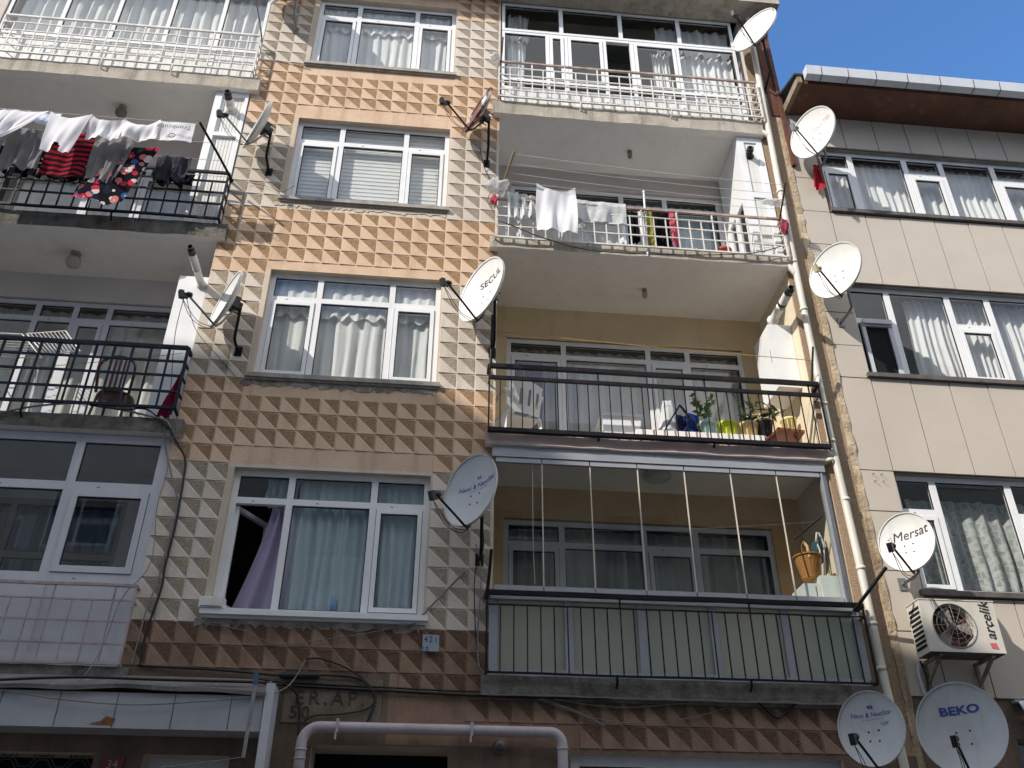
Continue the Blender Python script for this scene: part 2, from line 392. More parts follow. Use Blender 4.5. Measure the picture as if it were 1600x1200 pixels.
# ------------------------------------------------------------ windows and curtains
def window(parent, x0, x1, z0, z1, y, mull=(), trans=None, sash=(), fr=.065, mw=.075, mats=(PVC, GLASS), open_=(), name='window', sw=.05, label=None, handles=True):
    f = MB(); g = MB(); k = MB(); hd = MB()
    D = .06
    n = len(mull)+1
    if trans is None: trans = [[] for _ in range(n)]
    f.box(x0, x0+fr, y, y+D, z0, z1); f.box(x1-fr, x1, y, y+D, z0, z1)
    f.box(x0+fr, x1-fr, y, y+D, z1-fr, z1); f.box(x0+fr, x1-fr, y, y+D, z0, z0+fr)
    edges = [x0+fr]
    for m in mull:
        f.box(m-mw/2, m+mw/2, y, y+D, z0+fr, z1-fr); edges += [m-mw/2, m+mw/2]
    edges.append(x1-fr)
    for c in range(n):
        a, b = edges[2*c], edges[2*c+1]
        zz = [z0+fr]
        for t in sorted(trans[c]):
            f.box(a, b, y, y+D, t-mw/2, t+mw/2); zz += [t-mw/2, t+mw/2]
            if rnd.random() < .8:
                k.box(a+.3*(b-a), a+.3*(b-a)+.03, y-.002, y, t-.012, t-.004)
        zz.append(z1-fr)
        for r_ in range(len(zz)//2):
            u, v = zz[2*r_], zz[2*r_+1]; A, B = a, b; yy = y+.022
            if (c, r_) in open_: continue
            if (c, r_) in sash:
                q = sw; yf = y-.014
                f.box(A+.006, A+.006+q, yf, y+.05, u+.006, v-.006); f.box(B-.006-q, B-.006, yf, y+.05, u+.006, v-.006)
                f.box(A+.006+q, B-.006-q, yf, y+.05, v-.006-q, v-.006); f.box(A+.006+q, B-.006-q, yf, y+.05, u+.006, u+.006+q)
                k.box(A, A+.006, y+.004, y+.03, u, v); k.box(B-.006, B, y+.004, y+.03, u, v); k.box(A+.006, B-.006, y+.004, y+.03, v-.006, v)
                A += q+.006; B -= q+.006; u += q+.006; v -= q+.006; yy = y+.01
                if handles: hd.box(A-.03, A-.018, yf-.02, yf, (u+v)/2-.06, (u+v)/2+.06)
            w_ = .011
            k.box(A, A+w_, yy-.006, yy+.012, u, v); k.box(B-w_, B, yy-.006, yy+.012, u, v)
            k.box(A+w_, B-w_, yy-.006, yy+.012, v-w_, v); k.box(A+w_, B-w_, yy-.006, yy+.012, u, u+w_)
            e = .0025*rnd.uniform(-1, 1); e2 = .0025*rnd.uniform(-1, 1)
            g.quad((A+w_, yy+e, u+w_), (B-w_, yy+e2, u+w_), (B-w_, yy+e2+e*.6, v-w_), (A+w_, yy+e+e*.6, v-w_))
    o = f.build(name, mats[0], parent)
    if label: o['label'] = label
    if g.f: g.build('pane', mats[1], o)
    if k.f: k.build('gasket', GASK, o)
    return o
def curtain(parent, x0, x1, zt, zb, y, mat, folds=9, amp=.03, seed=0, hem=0.0, name='curtain'):
    rr = random.Random(seed); mb = MB(); nu = max(24, int(folds*8)); nv = 8
    ph = [rr.uniform(0, 6.28) for _ in range(4)]; fq = [folds*2*math.pi*rr.uniform(.8, 1.2), folds*2*math.pi*.43, folds*2*math.pi*1.9]
    def fn(u, v):
        s = math.sin(fq[0]*u+ph[0]+.5*math.sin(5*u+ph[3])) + .7*math.sin(fq[1]*u+ph[1]) + .3*math.sin(fq[2]*u+ph[2]+v*2)
        z = zt+(zb-zt)*v
        if hem and v > .95: z += hem*math.sin(u*folds*4+ph[1])
        return (x0+(x1-x0)*u+.01*math.sin(7*v+u*20), y+amp*s*(.55+.45*v)+.01*math.sin(3*v+ph[2]), z)
    mb.grid(fn, nu, nv)
    return mb.build(name, mat, parent)
def room(parent, x0, x1, z0, z1, y, depth, m=(ROOM, DARK)):
    mb = MB(); y1 = y+depth
    mb.quad((x0, y1, z0), (x1, y1, z0), (x1, y1, z1), (x0, y1, z1), 0)
    mb.quad((x0, y, z0), (x0, y1, z0), (x0, y1, z1), (x0, y, z1), 0)
    mb.quad((x1, y1, z0), (x1, y, z0), (x1, y, z1), (x1, y1, z1), 0)
    mb.quad((x0, y1, z1), (x1, y1, z1), (x1, y, z1), (x0, y, z1), 0)
    mb.quad((x0, y, z0), (x1, y, z0), (x1, y1, z0), (x0, y1, z0), 1)
    return mb.build('room_interior', list(m), parent)
# ------------------------------------------------------------ main apartment building
apt = thing('apartment_building', "ochre and cream apartment block with pyramid tiles and balconies left of the drainpipe", 'building', (0.9, F, 0))
C0 = .02; CW = .228; Z0 = 6.61
WIN = [(-2.20, 0.0, 4.66, 6.34), (-2.20, 0.0, 7.56, 9.20), (-2.20, 0.0, 10.43, 12.04), (-2.20, 0.0, 13.23, 14.88)]
SL_R = {1: (4.09, 3.90), 2: (6.93, 6.745), 3: (9.94, 9.745), 4: (12.64, 12.355), 5: (15.5, 15.19)}
SL_L = {1: (4.06, 3.90), 2: (6.855, 6.67), 3: (9.82, 9.585), 4: (12.70, 12.44), 5: (15.5, 15.19)}
RX0, RX1 = .73, 4.76
LX0, LX1 = -6.85, -2.95
def peach(z):
    k = round((z-Z0)/CW-.5)
    return (k >= 28 and k <= 27) or (23 <= k <= 28) or (11 <= k <= 15) or (-1 <= k <= 3) or k <= -10 or k >= 35
holes = [(w_[0], w_[1], w_[2], w_[3], .13) for w_ in WIN]
holes += [(RX0, RX1, SL_R[i][0]-.02, SL_R[i+1][1]+.06, .02) for i in (1, 2, 3, 4)]
holes += [(LX0, LX1, SL_L[i][0]-.02, SL_L[i+1][1]+.06, .02) for i in (1, 2, 3, 4)]
DOOR = (-1.0, .33, 0.12, 3.40)
SHOPW = (1.52, 4.3, .9, 3.37)
holes += [(DOOR[0], DOOR[1], DOOR[2], DOOR[3], .45), (SHOPW[0], SHOPW[1], SHOPW[2], SHOPW[3], .12),
          (-4.4, -3.0, .3, 3.28, .3), (-2.55, -1.75, .3, 3.28, .3)]
wall = MB()
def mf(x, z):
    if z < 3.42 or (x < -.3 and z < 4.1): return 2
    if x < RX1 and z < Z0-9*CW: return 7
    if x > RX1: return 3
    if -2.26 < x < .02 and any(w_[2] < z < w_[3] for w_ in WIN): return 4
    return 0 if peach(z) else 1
wall_holes(wall, -9.2, 5.16, 0, 15.5, F, holes, .13, mf, rev=4,
           xl=[-2.26, .02, RX1, -.3], zl=[Z0+CW*k for k in (-9, -1, 4, 11, 16, 23, 29, 35)]+[3.42, 4.1])
# pyramid tiles: recessed rough triangle upper right, smooth raised triangle lower left
def blocked(x0, x1, z0, z1):
    for w_ in WIN:
        if x1 > w_[0]-.02 and x0 < w_[1]+.015 and z1 > w_[2]-.10 and z0 < w_[3]+.06: return True
    for i in (1, 2, 3, 4):
        if x1 > RX0-.005 and x0 < RX1+.01: return z0 > 3.75
        if x1 > LX0 and x0 < LX1-.0: return z0 > 3.0
    return False
for k in range(-14, 40):
    z0 = Z0+CW*k; z1 = z0+CW
    for i in range(-41, 20):
        x0 = C0+CW*i; x1 = x0+CW
        if x1 > RX1+.02 or (x0 < -2.95 and x1 > LX0): 
            if not (x0 < LX0): continue
            if x1 > LX0: continue
        if blocked(x0, x1, z0, z1): continue
        if k <= -14 and x0 < 1.45: continue
        if k <= -13 and x0 < .25: continue
        if k <= -12 and x0 < -.3: continue
        if z1 > 15.4: continue
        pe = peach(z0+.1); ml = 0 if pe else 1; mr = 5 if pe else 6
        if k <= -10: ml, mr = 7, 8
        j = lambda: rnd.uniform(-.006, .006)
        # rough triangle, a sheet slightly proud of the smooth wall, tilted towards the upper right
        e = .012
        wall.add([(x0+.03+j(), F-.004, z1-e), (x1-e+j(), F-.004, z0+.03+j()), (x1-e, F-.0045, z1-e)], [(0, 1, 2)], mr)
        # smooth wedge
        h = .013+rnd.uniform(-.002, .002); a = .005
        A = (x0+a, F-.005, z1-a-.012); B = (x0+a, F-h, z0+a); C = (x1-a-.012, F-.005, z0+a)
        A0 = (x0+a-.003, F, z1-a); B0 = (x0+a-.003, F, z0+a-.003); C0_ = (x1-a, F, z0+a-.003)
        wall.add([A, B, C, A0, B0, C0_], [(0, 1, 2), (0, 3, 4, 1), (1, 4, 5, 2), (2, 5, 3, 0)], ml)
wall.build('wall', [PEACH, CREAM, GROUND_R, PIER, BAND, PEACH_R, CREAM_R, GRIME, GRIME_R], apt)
# building body behind the facade: flank and roof slab with eaves
body = MB()
body.box(5.13, 5.16, F+.001, F+9, 0, 15.5, 0)
body.box(-9.2, 5.16, F+3.2, F+3.3, 0, 15.5, 0)
body.build('flank_wall', PIER, apt)
rf = MB()
rf.box(-9.2, 5.36, F-.42, F+9, 15.19, 15.42, 0)
rf.build('roof', SLAB, apt)
rs = MB(); rs.box(5.02, 5.20, F-.02, F+.3, 12.9, 15.19, 0); rs.box(5.16, 5.22, F-.06, F+9, 11.8, 15.18, 0)
rs.build('corner_boards', RUST, apt)
# ---- street windows of the middle strip
def mx(px, py): return at(px, py, .1).x
CURTS = []
for i, w_ in enumerate(WIN):
    x0, x1, z0, z1 = w_
    m1, m2 = -1.555, -.625
    zt = [5.975, 8.80, 11.65, 14.50][i]
    op = ((0, 0),) if i == 0 else ()
    wo = window(apt, x0, x1, z0+.02, z1, F+.085, (m1, m2), [[zt], [zt], [zt]], sash=((0, 0), (2, 0)), open_=op, mats=(PVC if i else PVC, GLASS))
    room(apt, x0-.3, x1+.2, z0-.4, z1+.2, F+.16, 2.4)
    sl_ = MB()
    sl_.box(x0-.07, x1+.05, F-.055 if i else F-.09, F+.09, z0-.035, z0+.022); sl_.box(x0-.06, x1+.04, F-.03, F-.001, z0-.06, z0-.035)
    sl_.build('sill', SILL if i else PVC, wo)
    if i == 0:
        curtain(wo, -1.48, -.05, z1-.02, z0+.05, F+.20, CURTB, 13, .025, 3)
        curtain(wo, -1.85, -1.5, z1-.02, zt, F+.26, CURTB, 4, .03, 5)
        s = MB()   # lavender curtain blowing out of the open casement
        s.grid(lambda u, v: (-1.75+.28*u-.30*(v**1.6)*(1-u)+.02*math.sin(u*9), F+.2-.06*math.sin(v*3)+.05*math.sin(u*14+v), zt-.02+(z0+.06-zt)*v), 26, 12)
        s.build('curtain', CURTL, wo)
        o_ = MB()   # casement swung inwards
        a, b = Vector((-2.12, F+.16, 0)), Vector((-1.86, F+.62, 0))
        for (p, q) in ((z0+.1, z0+.15), (zt-.1, zt-.05)): o_.bar(a+Vector((0, 0, (p+q)/2)), b+Vector((0, 0, (p+q)/2)), .05, .05)
        for p in (a, b): o_.bar(p+Vector((0, 0, z0+.1)), p+Vector((0, 0, zt-.05)), .05, .05, up=(0, 1, 0))
        o_.build('open_casement', PVC, wo)
    elif i == 2:
        s = MB()    # zebra roller blind: horizontal bands
        for q in range(22):
            zz = z1-.02-(z1-z0)*q/22
            s.box(x0+.05, x1-.05, F+.20, F+.202, zz-.073, zz-.035, 0); s.box(x0+.05, x1-.05, F+.206, F+.207, zz-.037, zz+.002, 1)
        s.build('roller_blind', [CURT, CURTG], wo)
    else:
        curtain(wo, x0+.02, x1-.02, z1-.02, z0+.02, F+.225, CURT, 15, .018, 20+i)
        curtain(wo, x0+.02, x1-.02, z1-.02, zt-.20, F+.175, CURT, 17, .013, 30+i, hem=.035, name='valance')
sb = MB()
p = at(345, 946, -.05)
sb.box(-2.29, -2.04, F-.10, F+.02, 4.685, 4.80); sb.box(-2.27, -2.06, F-.115, F-.10, 4.70, 4.78)
tag(sb.build('sill_box', PVCS, None, root=True), "small white plastic box on the left end of the lowest white window sill", 'plastic box')
b_ = MB(); p = at(521, 940, .12)
b_.lathe([(.0, 0), (.032, 0), (.034, .1), (.03, .13), (.013, .165), (.013, .19), (0, .19)], (p.x, F+.16, 4.75), n=14)
bt = tag(b_.build('water_bottle', pm("bottle_plastic", (.10, .25, .45), (.2, .35, .5), 20, .2), None, root=True), "small plastic water bottle with blue label behind the pane of the lowest window", 'bottle')
# peeled plaster under the sills
for i, w_ in enumerate(WIN[:3]):
    pl = MB(); xx = w_[0]-.16
    top = [(-.1, w_[2]-.06)]
    x = w_[0]-.12; P = []; Q = []
    while x < w_[1]+.02:
        P.append((x, F-.007, w_[2]-.062)); Q.append((x, F-.0075, w_[2]-.10-rnd.uniform(.0, .06))); x += rnd.uniform(.02, .06)
    for a in range(len(P)-1): pl.quad(Q[a], Q[a+1], P[a+1], P[a], 0)
    pl.build('peeling_plaster', [pm("peeled_plaster", (.40, .36, .31), (.16, .14, .12), 9, .95, .8, 40) if i < 2 else BAND], apt)
# ------------------------------------------------------------ balconies (loggias)
def loggia(lev, side, depth, wallm, ceilm, sidem, slabm, hole, floorm=CEIL, revm=None):
    X0, X1 = (RX0, RX1) if side == 'R' else (LX0, LX1)
    S = SL_R if side == 'R' else SL_L
    zt, zb = S[lev]; zc = S[lev+1][1]
    xe0, xe1 = (.615, 4.79) if side == 'R' else (-6.95, -2.835)
    b = MB()
    PR = .105
    # floor slab with slightly chipped front
    n = 26; fr = []
    for i in range(n+1):
        x = xe0+(xe1-xe0)*i/n
        fr.append((x, F-PR+rnd.uniform(-.006, .006), zt+rnd.uniform(-.006, .004), zb+rnd.uniform(-.005, .008)))
    for i in range(n):
        a, c = fr[i], fr[i+1]
        b.quad((a[0], a[1], a[3]), (c[0], c[1], c[3]), (c[0], c[1], c[2]), (a[0], a[1], a[2]), 0)
        b.quad((a[0], a[1], a[2]), (c[0], c[1], c[2]), (c[0], F+.03, zt), (a[0], F+.03, zt), 0)
        b.quad((c[0], c[1], c[3]), (a[0], a[1], a[3]), (a[0], F+.03, zb), (c[0], F+.03, zb), 5)
    for e, q in ((0, 0), (n, 1)):
        a = fr[e]; P = [(a[0], a[1], a[3]), (a[0], a[1], a[2]), (a[0], F+.03, zt), (a[0], F+.03, zb)]
        b.quad(*(P if q else P[::-1]), 0)
    yb = F+depth
    b.quad((X0, F+.03, zt), (X1, F+.03, zt), (X1, yb, zt), (X0, yb, zt), 4)
    # back wall with its window opening
    tmp = MB(); wall_holes(tmp, X0, X1, zt, zc, yb, [hole+(.09,)] if hole else [], .09, lambda x, z: 1, rev=1)
    b.add(tmp.v, tmp.f, 1)
    b.quad((X0, F+.02, zt), (X0, yb, zt), (X0, yb, zc), (X0, F+.02, zc), 3)
    b.quad((X1, yb, zt), (X1, F+.02, zt), (X1, F+.02, zc), (X1, yb, zc), 3)
    b.quad((X0, yb, zc), (X1, yb, zc), (X1, F+.02, zc), (X0, F+.02, zc), 2)
    o = b.build('balcony', [slabm, wallm, ceilm, sidem, floorm, ceilm], apt)
    return o
bR2 = loggia(2, 'R', 1.2, YELL, CEIL, PALE, SLABP, (.97, 4.42, 6.95, 9.22), floorm=CEIL)
bR3 = loggia(3, 'R', .95, GREYW, CEIL_G, CEIL_G, SLAB, (1.0, 4.35, 9.96, 12.0))
bR1 = loggia(1, 'R', 1.0, YELLD, CEIL, PALE, SLABD, (.93, 4.36, 4.11, 6.32))
bR4 = loggia(4, 'R', 1.0, GREYW, CEIL, GREYW, SLAB, None)
bL2 = loggia(2, 'L', .9, GREYW, CEIL, GREYW, SLABD, (-6.6, -3.42, 6.88, 9.17), floorm=CEIL)
bL3 = loggia(3, 'L', 1.0, GREYW, CEIL_G, GREYW, SLABD, (-6.6, -3.5, 9.84, 11.9))
bL1 = loggia(1, 'L', 1.0, GREYW, CEIL_G, GREYW, SLABD, (-6.6, -3.6, 4.1, 6.3))
bL4 = loggia(4, 'L', 1.0, GREYW, CEIL, GREYW, SLAB, None)
# back windows
def backwin(bal, x0, x1, z0, z1, y, mull, tz, sash, mat=(PVC, GLASS), cmat=CURTG, seed=1, folds=22, blank=()):
    wo = window(apt, x0, x1, z0, z1, y, mull, [[tz] for _ in range(len(mull)+1)], sash=sash, mats=mat)
    curtain(wo, x0+.03, x1-.03, z1-.02, z0+.05, y+.22, cmat, folds, .03, seed)
    room(apt, x0-.05, x1+.05, z0-.1, z1+.1, y+.07, 1.6)
    return wo
w2 = backwin(bR2, .97, 4.42, 6.95, 9.20, F+1.23, (1.79, 3.02, 3.60), 8.93, ((0, 0), (2, 0)), seed=4, folds=26)
curtain(w2, 1.02, 1.5, 9.1, 7.0, F+1.40, CURTO, 4, .03, 9)
backwin(bR3, 1.0, 4.35, 9.96, 11.98, F+1.0, (1.8, 2.75, 3.45), 11.70, ((0, 0),), seed=5, cmat=CURTB)
w1 = backwin(bR1, .93, 4.36, 4.11, 6.30, F+1.03, (1.66, 2.70, 3.36), 5.99, ((0, 0), (2, 0)), mat=(PVCG, GLASSD), seed=6)
backwin(bL2, -6.6, -3.42, 6.88, 9.15, F+.93, (-5.35, -4.86, -4.42), 8.86, ((2, 0),), mat=(PVCG, GLASS), seed=7, folds=16)
backwin(bL3, -6.6, -3.5, 9.84, 11.9, F+1.03, (-5.3, -4.5), 11.6, ((1, 0),), mat=(PVCG, GLASSD), seed=8)
backwin(bL1, -6.6, -3.6, 4.1, 6.3, F+1.03, (-5.6, -4.9, -4.3), 5.6, ((1, 0),), mat=(pm("beige_frame", (.3, .27, .2), None, 4, .5), GLASSD), seed=11, cmat=CURTB)
# lintel moulding over the ochre balcony's window
lm = MB(); lm.box(.90, 4.46, F+1.18, F+1.2, 9.20, 9.27); lm.build('lintel', YELL, apt)
# ---- glazing of the two top balconies
def glazed_front(x0, x1, zb, zr, zt, y, mull, low, top, mat, sashes, curts, seed, panelm=PVCS, opn=()):
    wo = window(apt, x0, x1, zb, zt, y, mull, [[low, top] for _ in range(len(mull)+1)], sash=sashes, mats=(mat, GLASS), fr=.05, mw=.06, handles=False, open_=opn)
    p = MB()      # solid boards below the glass
    n = int((x1-x0)/.11)
    for i in range(n):
        a = x0+.05+(x1-x0-.1)*i/n; b = x0+.05+(x1-x0-.1)*(i+1)/n
        p.box(a+.002, b-.002, y+.012, y+.03, zb+.05, low-.03)
    p.build('parapet_boards', panelm, wo)
    for (a, b, m, f_, s_) in curts:
        curtain(wo, a, b, zt-.03, zb+.3, y+.18, m, f_, .04, s_)
    return wo
gx = [at(p_, 95, .02).x for p_ in (856, 885, 946, 989, 1060)]
gR4 = glazed_front(RX0+.02, RX1-.12, 12.66, 13.4, 14.46, F+.02, gx, 13.10, 13.30, PVC, ((1, 2), (2, 2), (4, 2)),
             [(.85, 1.15, CURT, 5, 41), (3.25, 3.55, CURT, 5, 42), (3.72, 4.6, CURT, 7, 43)], 1, opn=((3, 2),))
tR4 = window(apt, RX0+.02, RX1-.12, 14.47, 15.17, F+.015, [at(p_, 25, .02).x for p_ in (876, 967, 1056)], [[]]*4, mats=(PVC, GLASSD), fr=.05, mw=.065, handles=False)
curtain(tR4, .85, 1.2, 15.1, 14.45, F+.2, CURT, 5, .04, 45); curtain(tR4, 3.35, 4.6, 15.1, 14.45, F+.2, CURT, 9, .04, 46)
room(apt, RX0, RX1, 12.7, 15.1, F+.25, .7, (pm("enclosed_balcony_wall", (.16, .16, .13), (.1, .11, .1), 2, .8), DARK))
gL4 = glazed_front(LX0+.02, LX1-.02, 12.72, 13.4, 15.17, F+.02, (-6.0, -5.22, -4.43, -3.65), 13.42, 14.9, PVC, (),
             [(-6.75, -3.05, CURT, 26, 44)], 2)
# ---- left first floor: glazed, white lower boards
wL1 = window(apt, LX0+.02, LX1-.0, 4.08, 6.66, F+.0, (-5.0, at(116, 740).x-.02), [[4.98, 6.02], [4.98, 6.02], [4.98, 6.02]], sash=((2, 1),), mats=(PVCG, GLASSD), fr=.10, mw=.10, sw=.07, handles=False)
pb = MB(); pb.box(LX0+.1, LX1-.1, F+.014, F+.035, 4.15, 4.94); pb.build('parapet_boards', PVCG, wL1)
# ---- right first floor: folding glass over frosted panels
fg = MB(); gl = MB(); sm_ = MB(); al = MB()
y = F-.02
al.box(RX0-.03, RX1-.06, F-.06, F+.05, 6.61, 6.74)
for i, (a, b) in enumerate(zip([.74, 1.28, 1.845, 2.41, 2.97, 3.53, 4.09], [1.275, 1.84, 2.405, 2.965, 3.525, 4.085, 4.63])):
    al.box(a+.004, b-.004, F-.045, F-.005, 6.545, 6.605); al.box(a+.004, b-.004, F-.045, F-.005, 5.0, 5.06)
    e = rnd.uniform(-.003, .003)
    gl.quad((a+.004, F-.025+e, 5.06), (b-.004, F-.025-e, 5.06), (b-.004, F-.025-e, 6.545), (a+.004, F-.025+e, 6.545))
    if i: sm_.box(a-.004, a+.009, F-.032, F-.019, 5.06, 6.545)
al.box(RX0-.03, RX1-.06, F-.07, F+.05, 4.90, 4.995); al.box(RX0-.03, RX1-.02, F-.05, F+.05, 4.095, 4.165)
xs = [.74, 1.54, 2.33, 3.12, 3.92, 4.72]
fz = MB()
for i, x in enumerate(xs): al.box(x-.045, x+.045, F-.04, F+.04, 4.165, 4.90)
for i in range(5): fz.box(xs[i]+.045, xs[i+1]-.045, F-.012, F-.004, 4.165, 4.90)
for q in range(3): al.box(RX1-.12+.03*q, RX1-.10+.03*q, F-.05+.02*q, F+.03, 5.0, 6.60)
ga = al.build('balcony_glazing', ALU, apt)
gl.build('folding_pane', GLASSC, ga); sm_.build('pane_seal', pm("clear_seal_strip", (.62, .56, .47), None, 4, .5), ga); fz.build('frosted_panel', FROST, ga)
# ------------------------------------------------------------ railings
def railing(bal, x0, x1, zs, y, step, mat, bars=None, top_r=.022, r=.009, extra=(), grid_from=1, ret=True, stagger=False, brackets=(), zslab=None, endm=None, toprail=None, topm=None, sparse=3):
    """horizontal rails at heights zs (first = handrail), uprights between zs[grid_from] and zs[-1]"""
    mb = MB(); up = MB()
    mats = [mat, topm or mat]
    for i, z in enumerate(zs):
        rr = top_r if i == 0 else (r*1.35 if i == len(zs)-1 else r)
        dz = [rnd.uniform(-.004, .004) for _ in range(9)]
        P = [(x0+(x1-x0)*k/8, y+rnd.uniform(-.004, .004), z+dz[k]) for k in range(9)]
        for k in range(8): mb.bar(P[k], P[k+1], rr*2, rr*2, 1 if i == 0 else 0)
        if ret:
            for x in (x0, x1): mb.bar((x, y, z), (x, F+.0, z), rr*1.8, rr*1.8, 1 if i == 0 else 0)
    n = int(round((x1-x0)/step))
    for i in range(n+1):
        x = x0+(x1-x0)*i/n
        mb.bar((x, y-.001, zs[grid_from]), (x, y-.001, zs[-1]), r*1.7, r*1.7, 0, up=(0, 1, 0))
        if i % sparse == 0 and grid_from > 0:
            mb.bar((x, y+.001, zs[0]), (x, y+.001, zs[grid_from]), r*2.2, r*2.2, 0, up=(0, 1, 0))
    for x in (x0, x1): mb.bar((x, y, zs[0]+.0), (x, y, zs[-1]), r*2.6, r*2.6, 0, up=(0, 1, 0))
    for x in brackets:
        mb.tube([(x, y, zs[-1]), (x, y, zslab-.02), (x, F-.09, zslab-.06)], .014, 6, 0)
    return mb.build('railing', mats, bal)
rb = -.165
zc = lambda z: 1.6+(z-1.6)*(1+rb/F)
railing(bR4, .70, 4.79, [zc(13.66), zc(13.53), zc(13.36), zc(13.19), zc(13.02), zc(12.86)], F+rb, .172, WPAINT, brackets=(1.95, 3.35), zslab=12.6, topm=RAILBR, top_r=.016)
railing(bR3, .69, 4.74, [zc(10.72), zc(10.57), zc(10.40), zc(10.22), zc(10.02)], F+rb, .172, WPAINT, brackets=(1.95, 3.45), zslab=9.92, topm=RAILBR, top_r=.016)
railing(bL4, -6.68, -2.95, [zc(13.78), zc(13.62), zc(13.44), zc(13.26), zc(13.10), zc(12.96)], F+rb, .172, WPAINT, brackets=(-5.1, -4.1), zslab=12.66, top_r=.016)
railing(bL3, -6.7, -2.95, [zc(10.83), zc(10.66), zc(10.46), zc(10.25), zc(10.0)], F+rb, .19, BLACK, brackets=(-4.3,), zslab=9.8, top_r=.018, r=.011)
railing(bL2, -6.7, -2.95, [zc(7.90), zc(7.70), zc(7.50), zc(7.28), zc(7.06)], F+rb, .205, NAVY, brackets=(-4.6,), zslab=6.84, top_r=.022, r=.012, sparse=1)
railing(bL1, -6.7, -2.93, [zc(4.93), zc(4.77), zc(4.55), zc(4.32), zc(4.12)], F-.12, .20, PPAINT, top_r=.014, r=.008, ret=True)
rr2 = railing(bR2, .64, 4.78, [zc(7.90), zc(7.74), zc(7.0)], F+rb, .133, BLACK, brackets=(1.95, 3.35), zslab=6.9, top_r=.026, r=.007, sparse=10)
m_ = MB(); m_.bar((.64, F+rb, zc(7.73)), (4.78, F+rb, zc(7.73)), .035, .045); m_.bar((.64, F+rb, zc(6.99)), (4.78, F+rb, zc(6.99)), .06, .05); m_.build('rail_bar', BLACK, rr2)
rr1 = railing(bR1, .66, 4.76, [zc(4.99), zc(4.86), zc(4.14)], F+rb, .1405, BLACK, top_r=.024, r=.0075, sparse=10, brackets=(2.0, 3.4), zslab=4.05)
# ------------------------------------------------------------ neighbour building on the right
nb = thing('apartment_building', "beige stone-panelled block with long window bands and red-brown eaves right of the drainpipe", 'building', (9, F, 0))
NX0, NX1 = 5.62, 12.6
PW = .5255
NWIN = [(5.60, NX1, 5.16, 6.69), (5.60, NX1, 8.08, 9.62), (5.66, NX1, 10.96, 12.30)]
nw = MB()
def nmf(x, z): return 1
NSH = (6.25, NX1, .2, 3.62)
wall_holes(nw, 5.12, NX1, 0, 12.98, F+.03, [w_+(.16,) for w_ in NWIN]+[NSH+(.3,)], .14, lambda x, z: 1 if z > 4.0 else 2, rev=3, zl=[4.0])
# stone slabs laid on the wall with open joints
def slab(x0, x1, z0, z1):
    g = .007; y = F+rnd.uniform(-.003, .003)
    nw.box(x0+g, x1-g, y, F+.026, z0+g, z1-g, 0)
for (za, zb) in ((4.02, 5.15-.03), (6.70, 8.05), (9.63, 10.92), (12.31, 12.97)):
    x = 5.60
    while x < NX1:
        slab(x, x+PW, za, zb); x += PW
zz = [4.02, 4.72, 5.42, 6.16, 6.70, 8.04, 8.55, 9.09, 9.63, 10.30, 10.93, 11.6, 12.32, 12.97]
for a, b in zip(zz[:-1], zz[1:]): slab(5.17, 5.60, a, b)
nw.build('wall', [PANEL, JOINT, GROUND_R, pm("lintel_grey", (.30, .28, .25), (.22, .2, .18), 3, .9, .2, 50, streak=.3)], nb)
ps = MB()   # ragged plaster strip between the two houses
n = 110; L_ = []
for i in range(n+1):
    z = 13.25*i/n
    L_.append((5.085+rnd.uniform(-.006, .006), 5.172+rnd.uniform(-.008, .008), F-.012+rnd.uniform(-.012, .012), z))
for a, b in zip(L_[:-1], L_[1:]):
    ps.quad((a[0], a[2], a[3]), (a[1], a[2], a[3]), (b[1], b[2], b[3]), (b[0], b[2], b[3]))
    ps.quad((a[1], a[2], a[3]), (a[1], F+.04, a[3]), (b[1], F+.04, b[3]), (b[1], b[2], b[3]))
    ps.quad((a[0], F+.04, a[3]), (a[0], a[2], a[3]), (b[0], b[2], b[3]), (b[0], F+.04, b[3]))
ps.build('plaster_strip', PLAST, nb)
fl = MB(); fl.box(5.18, 5.24, F+.06, F+9, 0, 13.2); fl.box(5.2, NX1, F+3.2, F+3.25, 0, 13); fl.build('flank_wall', PLAST, nb)
# eaves: soffit board, fascia gutter, dark roofing above
ev = MB(); OV = .64
ev.box(5.27, NX1, F-OV+.03, F+.03, 12.97, 13.06, 0)
ev.box(5.22, 5.29, F-OV, F+.2, 12.96, 13.10, 1)
ev.build('soffit', [SOFF, pm("weathered_board", (.33, .27, .19), (.2, .16, .11), 6, .85, .3, 40)], nb)
ro = MB()
ro.add([(5.18, F-OV-.02, 13.10), (NX1, F-OV-.02, 13.10), (NX1, F+4.5, 15.0), (5.18, F+4.5, 15.0), (5.18, F-OV-.02, 13.14), (NX1, F-OV-.02, 13.14), (NX1, F+4.5, 15.04), (5.18, F+4.5, 15.04)],
       [(0, 1, 2, 3), (4, 7, 6, 5), (0, 4, 5, 1), (0, 3, 7, 4), (1, 5, 6, 2)], 0)
ro.build('roof', pm("black_roofing", (.03, .03, .032), (.05, .045, .045), 5, .85, .4, 30), nb)
gu = MB(); ga_ = F-OV
gm = pm("white_gutter", (.62, .64, .68), (.55, .57, .61), 2, .4, 0, streak=.15)
yb, yt = ga_-.02, ga_-.13
gu.add([(5.32, yb, 12.99), (NX1, yb, 12.99), (NX1, yt, 13.01), (5.32, yt, 13.01), (5.32, yt-.03, 13.17), (NX1, yt-.03, 13.17), (NX1, yb, 13.17), (5.32, yb, 13.17)],
       [(0, 3, 2, 1), (3, 4, 5, 2), (0, 7, 4, 3), (1, 2, 5, 6), (0, 1, 6, 7)], 0)
x = 5.55
